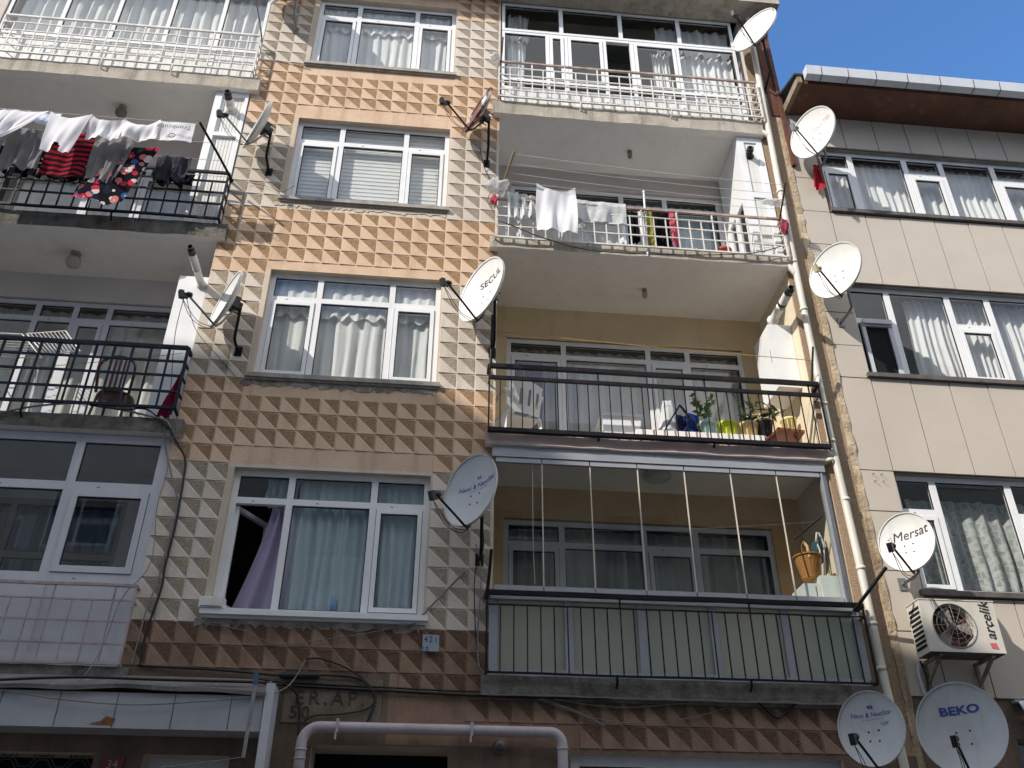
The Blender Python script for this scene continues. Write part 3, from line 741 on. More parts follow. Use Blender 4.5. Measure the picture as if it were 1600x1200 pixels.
for dx in (.0, .42, .44, .5, .52, .54, .42, .5, .52, .5, .5, .5):
    x += dx
    gu.add([(x, yt-.0015, 13.0), (x+.012, yt-.0015, 13.0), (x+.012, yt-.033, 13.19), (x, yt-.033, 13.19)], [(0, 1, 2, 3)], 1)
    gu.add([(x, yb, 12.985), (x+.012, yb, 12.985), (x+.012, yt-.0015, 13.0), (x, yt-.0015, 13.0)], [(0, 1, 2, 3)], 1)
gu.build('gutter', [gm, RUBBER], nb)
# window bands
def band(z0, z1, mull, tz, sash, open_, cm, seed, dx=0):
    n = len(mull)+1
    tr = [[tz] if i % 2 == 0 else [] for i in range(n)]
    wo = window(nb, NWIN[0][0]+dx, NX1-.02, z0+.03, z1, F+.10, mull, tr, sash=sash, open_=open_, mw=.085, mats=(PVC, GLASS), fr=.06)
    sl_ = MB(); sl_.box(NWIN[0][0]-.05+dx, NX1, F-.05, F+.12, z0-.03, z0+.03); sl_.build('sill', pm("dark_sill", (.14, .12, .11), (.08, .07, .065), 6, .7, .2, 40), wo)
    room(nb, 5.3, NX1, z0-.3, z1+.2, F+.2, 2.2)
    return wo
mu = [6.18, 7.06, 7.65, 8.50, 9.1, 9.95, 10.5, 11.4]
b3 = band(10.96, 12.30, mu, 11.93, ((0, 0), (2, 0), (4, 0)), (), CURT, 1, .06)
curtain(b3, 5.7, 12.4, 12.28, 10.98, F+.29, CURT, 64, .025, 51)
b2 = band(8.08, 9.62, mu, 9.05, ((2, 0), (4, 0)), ((0, 0),), CURT, 2)
curtain(b2, 6.5, 12.4, 9.6, 8.1, F+.30, CURT, 52, .03, 52)
o_ = MB()      # hopper sash hanging open, dark fly screen behind it
o_.box(5.69, 6.12, F+.05, F+.10, 8.93, 9.0); o_.box(5.69, 5.74, F+.06, F+.10, 8.14, 8.93); o_.box(6.06, 6.12, F+.06, F+.10, 8.14, 8.93)
o_.box(5.70, 6.11, F+.02, F+.045, 8.96, 9.03)
o_.box(5.74, 6.06, F+.085, F+.089, 8.13, 8.93, 1)
o_.build('open_sash', [PVCG, BLACKH], b2)
b1 = band(5.16, 6.69, [6.11, 7.08, 7.66, 8.5, 9.1, 9.95, 10.5, 11.4], 6.21, ((0, 0), (2, 0)), (), LACE, 3)
curtain(b1, 5.85, 12.4, 6.5, 5.18, F+.36, LACE, 30, .035, 53)
# ground floor: blue-white corrugated awning over the shop
cg = MB()
cg.grid(lambda u, v: (6.3+6.2*u, F-.10+.028*math.sin(u*2*math.pi*62)-.12*v, 3.98-.26*v), 62*8, 2)
cg.box(6.3, NX1, F-.05, F+.02, 3.98, 4.005)
cg.build('shop_awning', pm("blue_white_sheet", (.42, .47, .56), (.34, .39, .47), 2, .45, 0, streak=.3), nb)
sh = MB()
for i in range(40): sh.box(6.25, NX1, F+.22, F+.26+.004*(i % 2), .2+.085*i, .28+.085*i)
sh.build('roller_shutter', pm("grey_shutter", (.36, .39, .45), (.3, .33, .38), 2, .5), nb)
hk = MB()
for (px, py) in ((1363, 741), (1376, 742), (1366, 752), (1379, 753)):
    p = at(px, py, 0); hk.tube([p+Vector((0, .0, 0)), p+Vector((0, -.035, .0)), p+Vector((.012, -.04, -.016))], .004, 5)
hk.build('wall_screw', RUST, nb)
# ------------------------------------------------------------ ground floor of the main building
gf = MB()
gf.box(RX0-.1, RX1+.1, F-.03, F+.0, 3.86, 3.9, 0)
gf.build('cornice', SLABD, apt)
dr = MB()
dr.quad((-1.3, F+.5, 0), (.6, F+.5, 0), (.6, F+.5, 3.5), (-1.3, F+.5, 3.5)); dr.build('entrance_recess', BLACKH, apt)
ws = window(apt, SHOPW[0], SHOPW[1], SHOPW[2], SHOPW[3], F+.07, (2.35, 3.5), [[2.6]]*3, mats=(PVCG, GLASSD), fr=.1, mw=.12)
curtain(ws, 1.6, 4.2, 3.3, 1.0, F+.3, cloth_mat("checked_dark_curtain", (.03, .03, .06), .2), 12, .03, 60)
room(apt, 1.4, 4.4, .8, 3.45, F+.2, 2)
wq = window(apt, -2.55, -1.75, .3, 3.28, F+.2, (), [[]], mats=(PVCG, GLASSD), fr=.08); room(apt, -2.6, -1.7, .2, 3.3, F+.3, 1.5, (DARK, DARK))
curtain(wq, -2.5, -1.8, 3.2, .5, F+.45, cloth_mat("dim_grey_curtain", (.12, .13, .13), .2), 7, .03, 61)
# patterned iron grille of the shop at the left
gr = MB()
for r_ in range(16):
    for c_ in range(9):
        cx, cz = -4.32+.165*c_, .4+.19*r_+(.095 if c_ % 2 else 0)
        P = [(cx+.1*math.cos(a)*(1 if abs(math.cos(a)) > .6 else .75), F+.12, cz+.09*math.sin(a)) for a in [i*math.pi/3 for i in range(7)]]
        gr.tube(P, .008, 5, cap=False)
gr.build('window_grille', pm("dark_grille", (.05, .05, .055), None, 5, .5), apt)
rq = MB(); rq.quad((-4.5, F+.3, .2), (-2.9, F+.3, .2), (-2.9, F+.3, 3.3), (-4.5, F+.3, 3.3)); rq.build('shop_glass', BLACKH, apt)
# raised letters beside the door
def wall_text(parent, txt, c, size, mat, name='inscription', y=F-.014, ex=.006, spacing=1.0, shear=0, slope=0.0, bold=.0):
    vs, fs = text_geo(txt, size, shear, ex, spacing, bold)
    mb = MB(); mb.add([(c.x+v.x, y-v.z, c.z+v.y+slope*v.x) for v in vs], fs); return mb.build(name, mat, parent)
LET = pm("worn_letter_paint", (.03, .027, .025), (.075, .06, .045), 16, .9)
lp_ = MB(); lp_.box(-1.32, -.36, F-.012, F+.001, 3.60, 4.03); lp_.build('letter_panel', LETP, apt)
p = at(516, 1092, 0); wall_text(apt, "ER.AP.", p, .19, LET, spacing=1.35)
p = at(468, 1114, 0); wall_text(apt, "50", p, .17, LET, spacing=1.4)
# stained patches
# ------------------------------------------------------------ things fixed to the facade
def sign_plate():
    p0 = at(673, 1006, -.02)
    mb = MB(); mb.box(p0.x-.085, p0.x+.085, F-.05, F-.044, p0.z-.085, p0.z+.085)
    o = mb.build('number_plate', pm("pale_blue_enamel", (.27, .33, .40), (.33, .36, .38), 18, .45, streak=.4), None, root=True)
    tag(o, "small pale blue number plate on the peach tiles under the lowest window", 'number plate')
    for t, dx, dz, s in (("421", 0, .035, .085), ("10", -.055, -.06, .06)):
        vs, fs = text_geo(t, s, 0, .001, 1.2)
        m2 = MB(); m2.add([(p0.x+dx+v.x, F-.052-v.z, p0.z+dz+v.y) for v in vs], fs); tt = m2.build('lettering', pm("blue_ink", (.03, .06, .16), None, 9, .6)); tt.parent = o; tt.location = -o.location
sign_plate()
p0 = at(176, 1193, -.02)
mb = MB(); mb.box(p0.x-.10, p0.x+.10, F-.03, F-.02, p0.z-.1, p0.z+.06)
o = mb.build('number_plate', pm("red_enamel", (.22, .03, .03), (.16, .03, .03), 18, .5), None, root=True); tag(o, "small red house number plate reading 3 between the shop openings at the bottom left", 'number plate')
o['label'] = "small red house number plate between the two dark shop openings, bottom left"
vs, fs = text_geo("34", .1, 0, .001, 1.1); m2 = MB(); m2.add([(p0.x+v.x, F-.032-v.z, p0.z-.01+v.y) for v in vs], fs); tt = m2.build('lettering', pm("plate_white", (.4, .38, .36), None, 9, .6)); tt.parent = o; tt.location = -o.location
# shop sign box with bent metal hood
sg = thing('shop_sign', "long white shop sign box with rust streaks under a grey metal hood, bottom left", 'sign', (-3, F-.2, 3.5))
SGM = pm("sign_white_sheet", (.41, .415, .44), (.34, .345, .37), 2, .5, 0, streak=.7, thr=(.6, .72), streakcol=(.10, .07, .06), streakscale=(3, 3, .4))
s_ = MB(); s_.box(-5.5, -1.46, F-.34, F-.02, 3.44, 3.76)
for i in range(8):
    x = -5.4+.52*i; s_.box(x, x+.006, F-.343, F-.34, 3.445, 3.755, 1)
s_.build('sign_box', [SGM, RUBBER], sg)
h_ = MB()
h_.grid(lambda u, v: (-5.5+4.06*u, F-.02-.36*v, 4.0-.13*v-.06*v*v+.012*math.sin(u*11)*v+.008*math.sin(u*29+1)*v), 60, 5)
h_.grid(lambda u, v: (-5.5+4.06*u, F-.38, 3.81+.012*math.sin(u*11)+.008*math.sin(u*29+1)-.035*v), 60, 1)
h_.build('hood', pm("grey_flashing", (.19, .17, .165), (.13, .12, .115), 4, .7, .3, 20, streak=.5, thr=(.56, .66), streakcol=(.4, .38, .36)), sg)
e_ = MB(); e_.box(-1.45, -1.37, F-.36, F-.02, 3.0, 3.88); e_.build('side_board', PVCG, sg)
ru = MB(); p = at(168, 1140, -.35)
ru.poly([(p.x-.19, F-.345, 3.47), (p.x+.03, F-.345, 3.465), (p.x+.05, F-.345, 3.52), (p.x-.04, F-.345, 3.545), (p.x-.08, F-.345, 3.50)]); ru.build('rust_patch', pm("orange_rust", (.30, .12, .03), (.15, .06, .03), 20, .9), sg)
# pale pipe round the entrance
pp = MB(); a = at(466, 1200, -.12); z_ = at(600, 1138, -.12).z; xl = at(470, 1170, -.12).x; xr = at(879, 1170, -.12).x
def arc(c, r, a0, a1, n=8): return [(c[0]+r*math.cos(a0+(a1-a0)*i/n), F-.12, c[1]+r*math.sin(a0+(a1-a0)*i/n)) for i in range(n+1)]
P = [(xl, F-.02, z_-.46), (xl, F-.09, z_-.42), (xl, F-.12, z_-.34)]+arc((xl+.16, z_-.16), .16, math.pi, math.pi/2)+arc((xr-.12, z_-.12), .12, math.pi/2, 0)+[(xr, F-.12, 0)]
pp.tube(P, .052, 14)
pe = thing('entrance_pipe', "pale pinkish plastic pipe bent around the dark entrance doorway", 'pipe', (0, F-.12, 3.3))
pp.build('pipe', PIPEP, pe)
for (x, z) in ((at(527, 1140, -.12).x, z_), (at(737, 1142, -.12).x, z_)):
    cl_ = MB(); cl_.box(x-.012, x+.012, F-.18, F, z-.058, z+.07); cl_.tube([(x-.01, F-.17, z-.055), (x-.01, F-.17, z-.12)], .012, 6); cl_.build('clamp', PIPEP, pe)
for (x, z) in ((xl, z_-.22), (xl, z_-.30), (xr, z_-.16)):
    cl_ = MB(); cl_.lathe([(.054, 0), (.06, 0), (.06, .014), (.054, .014)], (x, F-.12, z), n=14); cl_.build('collar', PIPEP, pe)
# lamp over the entrance
lp = thing('wall_lamp', "round grimy wall lamp on the dark wall right of the entrance", 'lamp', at(780, 1170, -.02))
c = at(780, 1168, -.02); mb = MB(); mb.lathe([(0, 0), (.07, 0), (.07, .05), (.055, .06)], (c.x, F-.0, c.z), (0, -1, 0), 16); mb.build('base', SLABD, lp)
mb = MB(); mb.lathe([(.055, .05), (.062, .1), (.05, .16), (.02, .19), (0, .19)], (c.x, F, c.z), (0, -1, 0), 16); mb.build('globe', pm("dusty_glass", (.12, .11, .10), None, 8, .3), lp)
# drainpipe between the houses
dp = thing('drainpipe', "long off-white drainpipe running down the seam between the two buildings", 'drainpipe', (4.92, F-.07, 0))
P = [at(1163, 0, -.09), at(1183, 110, -.09), at(1212, 262, -.09), at(1244, 425, -.09), at(1299, 690, -.09), at(1345, 890, -.09), at(1384, 1072, -.09), (4.97, F-.09, 0)]
mb = MB(); mb.tube(P, .045, 12)
for (px, py, qx, qy) in ((1243, 428, 1228, 412), (1300, 712, 1282, 706), (1204, 215, 1188, 205)):
    mb.tube([at(px, py, -.09), at((px+qx)/2, (py+qy)/2-1, -.09), at(qx, qy, -.05)], .04, 10)
mb.build('pipe', PIPE, dp)
for (px, py) in ((1219, 300), (1256, 484), (1287, 632), (1299, 690), (1321, 781), (1345, 888), (1363, 975), (1377, 1045), (1240, 410), (1297, 720)):
    p = at(px, py, -.09); d = (at(px+2.1, py+10, -.09)-p).normalized()
    cm = MB(); cm.lathe([(.045, -.02), (.053, -.02), (.053, .02), (.045, .02)], p, d, 12)
    cm.box(p.x-.008, p.x+.008, p.y, F, p.z-.01, p.z+.01); cm.build('collar', PIPE, dp)
# ------------------------------------------------------------ satellite dishes
NRM = Vector((-.76, -.60, .20)).normalized()
def dish(label, px, py, dy, hw, hh, n=NRM, mat=DISH, back=None, arm=BLACK, texts=(), wallpt=None, pole=.55, roll=0.0, lnbm=RUBBER, lnbk=(1.15, -.55), marks=True, group='satellite dishes', wires=True, polem=None):
    c = at(px, py, dy); n = n.normalized()
    up = (Vector((0, 0, 1))-n*n.z).normalized(); rt = up.cross(n).normalized()
    if roll:
        Q = Matrix.Rotation(roll, 3, n); up = Q @ up; rt = Q @ rt
    root = thing('satellite_dish', label, 'satellite dish', c, group)
    dp_ = .20*hh
    def S(u, v, w=0.0): return c+rt*(hw*u)+up*(hh*v)+n*(dp_*(u*u+v*v)-dp_*.5+w)
    mb = MB(); NR, NA = 10, 44
    def ring(r, w): return [S(r*math.cos(2*math.pi*j/NA), r*math.sin(2*math.pi*j/NA), w) for j in range(NA)]
    V = []; Fs = []
    prof = [(i/NR, 0.0, 0) for i in range(NR+1)]+[(1.0, .012, 0), (1.035, .012, 0), (1.035, -.02, 0), (1.0, -.02, 1)]+[(i/NR, -.012, 1) for i in range(NR-1, -1, -1)]
    for (r, w_, _) in prof: V += ring(max(r, .002), w_)
    for i in range(len(prof)-1):
        mi = 1 if prof[i][2] else 0
        mb.add([V[i*NA+j] for j in range(NA)]+[V[(i+1)*NA+j] for j in range(NA)], [(j, (j+1) % NA, NA+(j+1) % NA, NA+j) for j in range(NA)], mi, i < NR or i > NR+3)
    ro_ = mb.build('reflector', [mat, back or mat], root)
    if marks:
        k = MB()
        for (u, v) in ((-.16, -.05), (.16, -.03), (-.15, -.30), (.14, -.32)):
            k.lathe([(0, .004), (.009, .004), (.011, 0)], S(u, v, .001), n, 8)
        k.build('bolt', RUST, ro_)
    for (t, tu, tv, size, shear, rot, tm, bold, sx) in texts:
        vs, fs = text_geo(t, size, shear, 0, 1.0, bold)
        k = MB(); cr_, sr_ = math.cos(rot), math.sin(rot)
        k.add([S(tu+(v.x*sx*cr_-v.y*sr_)/hw, tv+(v.x*sx*sr_+v.y*cr_)/hh, .004) for v in vs], fs); k.build('lettering', tm, ro_)
    # feed arm: from the mount behind, round the lower rim, out to the LNB
    bk = c-n*(.16*hh+.05); bot = S(0, -1.03, -.03)-up*.02
    L = c+n*(lnbk[0]*hh)+up*(lnbk[1]*hh)
    k = MB(); k.tube([bk-up*.05, S(0, -.55, -.05), S(0, -.9, -.05), bot, bot+(L-bot)*.08-up*.004, bot+(L-bot)*.5, L], .013, 8)
    k.build('feed_arm', arm, root)
    k = MB(); d = (S(0, 0)-L).normalized(); q = d.cross(up).normalized(); e = q.cross(d)
    k.lathe([(0, .05), (.03, .05), (.034, .03), (.034, -.005), (.022, -.012), (.022, -.06)], L, d, 12)
    k.obox(L-d*.075-e*.01, q*.026, e*.05, d*.028); k.obox(L-d*.02-e*.035, q*.015, e*.02, d*.02)
    lo = k.build('lnb', lnbm, root)
    if wires:
        k = MB(); s0 = L-e*.06-d*.07
        for t_ in range(2):
            P = [s0]
            for i in range(1, 8):
                f_ = i/8; P.append(s0.lerp(bot-up*.02, f_)-Vector((0, 0, (.10+.05*t_)*4*f_*(1-f_)))+rt*(.012*math.sin(f_*9+t_*2)))
            k.tube(P+[bot-up*.02], .004, 5)
        k.build('lnb_cable', CABLE, root)
    # mount: clamp, upright pole, bracket to the wall
    k = MB()
    k.obox(bk+n*.03, rt*.07, up*.08, n*.035); k.obox(bk-n*.02, rt*.03, up*.05, n*.04)
    for s_ in (-1, 1): k.tube([bk+rt*.075*s_+up*.05, bk+rt*.075*s_-n*.07+up*.05], .009, 6); k.tube([bk+rt*.06*s_-up*.06, bk+rt*.06*s_-n*.06-up*.06], .009, 6)
    k.build('clamp', RUBBER, root)
    pb_ = bk-n*.05; top = Vector((pb_.x, pb_.y, pb_.z+.06)); low = Vector((pb_.x, pb_.y, pb_.z-pole))
    wp = Vector(wallpt) if wallpt is not None else Vector((low.x, F, low.z))
    k = MB(); k.tube([top, low, low+(wp-low)*.25+Vector((0, 0, -.02)), wp], .019, 8)
    k.obox(wp+Vector((0, -.008, 0)), Vector((.045, 0, 0)), Vector((0, .006, 0)), Vector((0, 0, .07)))
    k.build('mount_pole', polem or arm, root)
    return root
INK = pm("black_print", (.025, .025, .03), None, 9, .6); INKB = pm("blue_print", (.04, .06, .27), (.06, .09, .33), 30, .6); INKR = pm("faded_red_print", (.55, .33, .30), (.62, .5, .47), 30, .6)
INKG = pm("faded_grey_print", (.50, .50, .50), (.62, .61, .58), 30, .6)
dish("white satellite dish cut off by the top edge, left of the topmost tiled-wall window", 453, -24, -.40, .40, .44, arm=STEEL, polem=STEEL, pole=.55)
dish("slim white satellite dish seen edge-on left of the window with the roller blind", 407, 196, -.40, .36, .40, n=Vector((-.84, -.50, .20)), arm=STEEL, polem=BLACK, pole=.45)
dish("white satellite dish seen edge-on beside the boiler flue and the white cabinet", 357, 470, -.38, .35, .39, n=Vector((-.83, -.52, .17)), arm=STEEL, polem=BLACK, pole=.45)
dish("rust-backed satellite dish, tilted and worn, under the left end of the top right balcony", 749, 177, -.40, .37, .42, n=Vector((-.84, -.40, .27)), mat=DISHB, back=DISHB, pole=.55)
dish("white satellite dish with black lettering at the left end of the black-railed ochre balcony", 757, 455, -.42, .40, .48, pole=.62,
     n=Vector((-.78, -.58, .14)), texts=[("SECUL", .18, .38, .135, 0, .12, INK, .001, 1.1)])
dish("shaded satellite dish with blue print at the left end of the glass-enclosed balcony", 739, 768, -.42, .35, .43, pole=.6, lnbk=(1.3, -.78), n=Vector((-.66, -.73, .12)),
     mat=DISH_SHADED, texts=[("Next & NextStar", .12, .20, .078, .2, .1, INKB, .0, .95), ("ea", .14, .42, .07, 0, .1, INKB, 0, 1), ("U Y D U  A N T E N", .12, .07, .03, 0, .1, INKB, 0, 1)])
dish("white satellite dish with a brown rust patch on the roof corner against the sky", 1182, 50, -.45, .40, .46, n=Vector((-.70, -.52, .22)), mat=DISHR, back=DISH, pole=.75,
     wallpt=(5.0, F, 13.5), texts=[("next star", .15, .3, .10, 0, .15, INKG, 0, 1)], marks=False)
dish("white satellite dish with faded red print under the red-brown eaves", 1273, 209, -.45, .37, .44, n=Vector((-.60, -.38, .02)), pole=.35,
     texts=[("UYDU-TEL", .22, .26, .10, 0, .1, INKR, 0, 1)], lnbm=STEEL, arm=STEEL)
dish("plain white satellite dish over the neighbour's middle window band", 1308, 424, -.45, .375, .41, n=Vector((-.66, -.44, .04)), pole=.5, lnbm=pm("cream_lnb", (.55, .45, .28), None, 5, .5), polem=STEEL)
dish("white satellite dish with bold black brand lettering beside the air conditioner", 1418, 848, -.50, .295, .335, n=Vector((-.68, -.68, .08)), lnbk=(1.75, -.85), pole=.28, polem=STEEL,
     texts=[("Mersat", .13, .30, .15, .25, .07, INK, 0, .95), ("-:", -.62, .27, .09, 0, .1, INK, 0, 1)])
dish("shaded white satellite dish with blue print below the railing's right end, bottom right", 1363, 1139, -.55, .31, .345, n=Vector((-.66, -.74, .06)), lnbk=(1.75, -.62), mat=DISH_SHADED, pole=.5, polem=STEEL,
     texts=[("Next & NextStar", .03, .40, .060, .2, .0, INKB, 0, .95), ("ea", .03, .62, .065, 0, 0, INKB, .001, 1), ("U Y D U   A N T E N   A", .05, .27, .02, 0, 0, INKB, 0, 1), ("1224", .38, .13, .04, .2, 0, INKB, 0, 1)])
bd = dish("largest shaded white satellite dish with bold blue letters in the bottom right corner", 1503, 1139, -.62, .395, .425, n=Vector((-.60, -.79, .06)), lnbk=(1.6, -.6), mat=DISH_SHADED, pole=.5, polem=STEEL,
     texts=[("BEKO", .03, .42, .105, 0, .02, INKB, .004, 1.4)])
# ------------------------------------------------------------ air conditioner
BRK = pm("painted_bracket", (.32, .27, .19), (.1, .08, .07), 6, .7)
acp = at(1502, 978, -.35)
ax = Vector((1, 0, 0)); ay = Vector((0, 1, 0)); az = Vector((0, 0, 1))
ac = thing('air_conditioner', "beige outdoor air conditioner with open round fan guard below the neighbour's lowest windows", 'air conditioner', acp)
A0 = at(1455, 1022, -.40); A1 = at(1572, 1017, -.40)
fx0, fx1 = A0.x, A1.x; fz0 = (A0.z+A1.z)/2; fz1 = at(1446, 937, -.40).z; fy0, fy1 = F-.40, F-.12
ACM = pm("ac_casing", (.62, .58, .52), (.54, .5, .44), 3, .45, 0, streak=.4, streakcol=(.33, .26, .2))
fcx, fcz, fr_ = fx0+.40*(fx1-fx0), (fz0+fz1)/2+.005, .42*(fz1-fz0)
mb = MB(); n = 40
ci = [(fcx+fr_*math.cos(2*math.pi*j/n), fcz+fr_*math.sin(2*math.pi*j/n)) for j in range(n)]
def sq(j):
    t = 2*math.pi*(j)/n; cx_, cz_ = math.cos(t), math.sin(t); m = max(abs(cx_), abs(cz_)); cx_, cz_ = cx_/m, cz_/m
    return (fx1 if cx_ > .999 else fx0 if cx_ < -.999 else (fcx+cx_*(fx1-fcx) if cx_ > 0 else fcx+cx_*(fcx-fx0)),
            fz1 if cz_ > .999 else fz0 if cz_ < -.999 else (fcz+cz_*(fz1-fcz)))
ou = [sq(j) for j in range(n)]
V = [(x, fy0, z) for x, z in ou]+[(x, fy0, z) for x, z in ci]+[(x, fy0+.12, z) for x, z in ci]
mb.add(V, [(j, (j+1) % n, n+(j+1) % n, n+j) for j in range(n)]+[(n+j, n+(j+1) % n, 2*n+(j+1) % n, 2*n+j) for j in range(n)], 0)
e = .0
mb.quad((fx0, fy0, fz1), (fx1, fy0, fz1), (fx1, fy1, fz1), (fx0, fy1, fz1)); mb.quad((fx0, fy1, fz0), (fx1, fy1, fz0), (fx1, fy0, fz0), (fx0, fy0, fz0), 1)
mb.quad((fx0, fy0, fz0), (fx0, fy0, fz1), (fx0, fy1, fz1), (fx0, fy1, fz0)); mb.quad((fx1, fy0, fz0), (fx1, fy1, fz0), (fx1, fy1, fz1), (fx1, fy0, fz1)); mb.quad((fx0, fy1, fz0), (fx0, fy1, fz1), (fx1, fy1, fz1), (fx1, fy1, fz0))
mb.box(fx0-.008, fx1+.008, fy0-.006, fy1, fz1, fz1+.012); mb.box(fx0, fx1, fy0-.004, fy0, fz0, fz0+.02)
bo = mb.build('casing', [ACM, SLABD], ac)
v_ = MB()
for i in range(9):
    z = fz0+.06+i*(fz1-fz0-.1)/9
    v_.box(fx0-.004, fx0-.001, fy0+.03, fy1-.03, z, z+.03)
v_.build('side_vent', BLACKH, bo)
v_ = MB(); v_.lathe([(fr_*.99, .1), (0, .1)], (fcx, fy0, fcz), (0, 1, 0), 32); v_.build('coil', pm("rusty_coil", (.10, .035, .022), (.045, .018, .013), 30, .8, .5, 120), ac)
v_ = MB()
for k in (.4, .62, .82, 1.02):
    v_.tube([(fcx+fr_*k*math.cos(2*math.pi*j/36), fy0-.004-.02*(1-k), fcz+fr_*k*math.sin(2*math.pi*j/36)) for j in range(37)], .0022 if k < 1 else .006, 5, cap=False)
for j in range(12):
    t = 2*math.pi*j/12; v_.tube([(fcx+fr_*.12*math.cos(t), fy0-.025, fcz+fr_*.12*math.sin(t)), (fcx+fr_*.6*math.cos(t), fy0-.02, fcz+fr_*.6*math.sin(t)), (fcx+fr_*math.cos(t), fy0-.004, fcz+fr_*math.sin(t))], .0024, 5)
v_.build('fan_guard', STEEL, ac)
v_ = MB()
for b in range(3):
    t0 = 2.0+b*2.094
    v_.grid(lambda u, v: (fcx+fr_*(.15+.72*u)*math.cos(t0+.75*(v-.5)*(1.3-.3*u)), fy0+.05+.05*(v-.5), fcz+fr_*(.15+.72*u)*math.sin(t0+.75*(v-.5)*(1.3-.3*u))), 6, 6)
v_.lathe([(0, -.03), (.035, -.02), (.045, .03), (.045, .05)], (fcx, fy0+.03, fcz), (0, 1, 0), 14)
v_.build('fan', pm("grey_fan", (.22, .19, .17), None, 6, .6), ac)
vs, fs = text_geo("arcelik", .155, .22, 0, 1.0, .003)
k = MB(); cx_, cz_ = fx1-.115, fcz+.065
k.add([(cx_-v.y, fy0-.003, cz_+v.x) for v in vs], fs)
k.add([(cx_+.043+.012*q, fy0-.003, cz_-.05+.016*w_) for q, w_ in ((0, -.3), (1.6, -.3), (1.6, .5), (0, .5))], [(0, 1, 2, 3)])
k.build('lettering', INK, bo)
k = MB(); z = fz0+.075; x = fx1-.115
k.add([(x-.03, fy0-.003, z-.025), (x+.045, fy0-.003, z-.035), (x+.03, fy0-.003, z+.035), (x-.045, fy0-.003, z+.03)], [(0, 1, 2, 3)]); k.build('logo_patch', pm("red_print", (.55, .10, .10), (.5, .16, .15), 9, .6), bo)
for x in (fx0+.12, fx1-.14):
    k = MB(); k.bar((x, fy0+.02, fz0-.02), (x, F, fz0-.02), .035, .035); k.bar((x, F-.02, fz0-.02), (x, F-.02, fz0-.30), .035, .03); k.bar((x, fy0+.05, fz0-.03), (x, F-.03, fz0-.22), .03, .03); k.build('bracket', BRK, ac)
k = MB(); p = Vector((fx0+.04, F-.05, fz0))
k.tube([p, p+Vector((-.03, 0, -.12)), p+Vector((-.01, .02, -.3)), p+Vector((.05, .03, -.55)), p+Vector((.08, .03, -.8))], .016, 8)
k.tube([p+Vector((.02, 0, 0)), p+Vector((.05, 0, -.15)), p+Vector((.04, .02, -.35)), p+Vector((.07, .03, -.6)), p+Vector((.1, .03, -.85))], .01, 8, 1)
k.build('refrigerant_hose', [PVCG, CABLE], ac)
# ------------------------------------------------------------ boilers, cabinets, flues
def flue(parent, c, length, r=.05, capl=.12, dirv=(0, -1, 0), m=PVCS):
    c = Vector(c); d = Vector(dirv).normalized(); k = MB(); k.lathe([(r*1.35, 0), (r*1.35, .03), (r, .03), (r, length*.5), (r*1.04, length*.5), (r*1.04, length*.5+.02), (r, length*.5+.02), (r, length)], c, d, 18)
    o = k.build('flue', m, parent)
    k = MB(); k.lathe([(r*.9, length-.002), (r*.86, length+capl*.4), (r*.9, length+capl*.5), (r*.8, length+capl), (r*.62, length+capl), (r*.62, length+capl*.6), (0, length+capl*.6)], c, d, 18); k.build('flue_cap', RUBBER, o)
    return o
cb = thing('boiler_cabinet', "tall sunlit white cabinet with a long flue at the right end of the chair balcony", 'cabinet', (-3.13, F+.2, 6.86))
k = MB(); k.box(-3.325, -2.965, F+.04, F+.5, 6.90, 9.03); k.build('body', PVC, cb)
p = at(315, 446, .04); flue(cb, (p.x, F+.04, p.z), .62, .047, .13)
cb = thing('boiler_cabinet', "white slatted cabinet with a short flue behind the laundry balcony's right corner", 'cabinet', (-3.2, F+.2, 9.82))
k = MB(); X0_, X1_ = -3.44, -2.965
k.box(X0_, X0_+.10, F-.02, F+.4, 9.83, 12.43); k.box(X1_-.05, X1_, F-.02, F+.4, 9.83, 12.43); k.box(X0_+.1, X1_-.05, F-.02, F+.4, 12.36, 12.43); k.box(X0_+.1, X1_-.05, F-.02, F+.4, 11.53, 11.60)
k.build('frame', PVC, cb)
k = MB(); n = 7
for i in range(n):
    a = X0_+.10+(X1_-X0_-.15)*i/n; b = a+(X1_-X0_-.15)/n
    k.box(a+.003, b-.003, F+.02, F+.05, 9.84, 11.53); k.box(a+.003, b-.003, F+.02, F+.05, 11.60, 12.36)
k.build('boards', PVCS, cb)
p = at(361, 172, .02); flue(cb, (p.x, F+.02, p.z), .22, .058, .12)
cb = thing('boiler_cabinet', "white cabinet with black flue stub at the right end of the red-towel balcony", 'cabinet', (4.55, F+.2, 9.94))
k = MB(); X0_, X1_ = 4.36, 4.755
k.box(X0_, X0_+.11, F-.02, F+.05, 9.95, 12.34); k.box(X1_-.09, X1_, F-.02, F+.05, 9.95, 12.34)
for z in (9.95, 11.1, 12.24): k.box(X0_+.11, X1_-.09, F-.02, F+.05, z, z+.1)
k.box(X0_, X0_+.05, F+.05, F+.9, 11.15, 12.34); k.box(X0_, X0_+.05, F+.05, F+.9, 9.95, 10.2); k.box(X0_, X0_+.05, F+.05, F+.16, 10.2, 11.15); k.box(X0_, X0_+.05, F+.75, F+.9, 10.2, 11.15); k.box(X0_, X0_+.05, F+.42, F+.5, 10.2, 11.15)
k.build('frame', PVC, cb)
k = MB(); k.box(X0_+.11, X0_+.2, F+.0, F+.03, 10.05, 11.1); k.box(X0_+.203, X1_-.09, F+.0, F+.03, 10.05, 11.1); k.box(X0_+.11, X0_+.2, F+.0, F+.03, 11.2, 12.24); k.box(X0_+.203, X1_-.09, F, F+.03, 11.2, 12.24); k.build('boards', PVCS, cb)
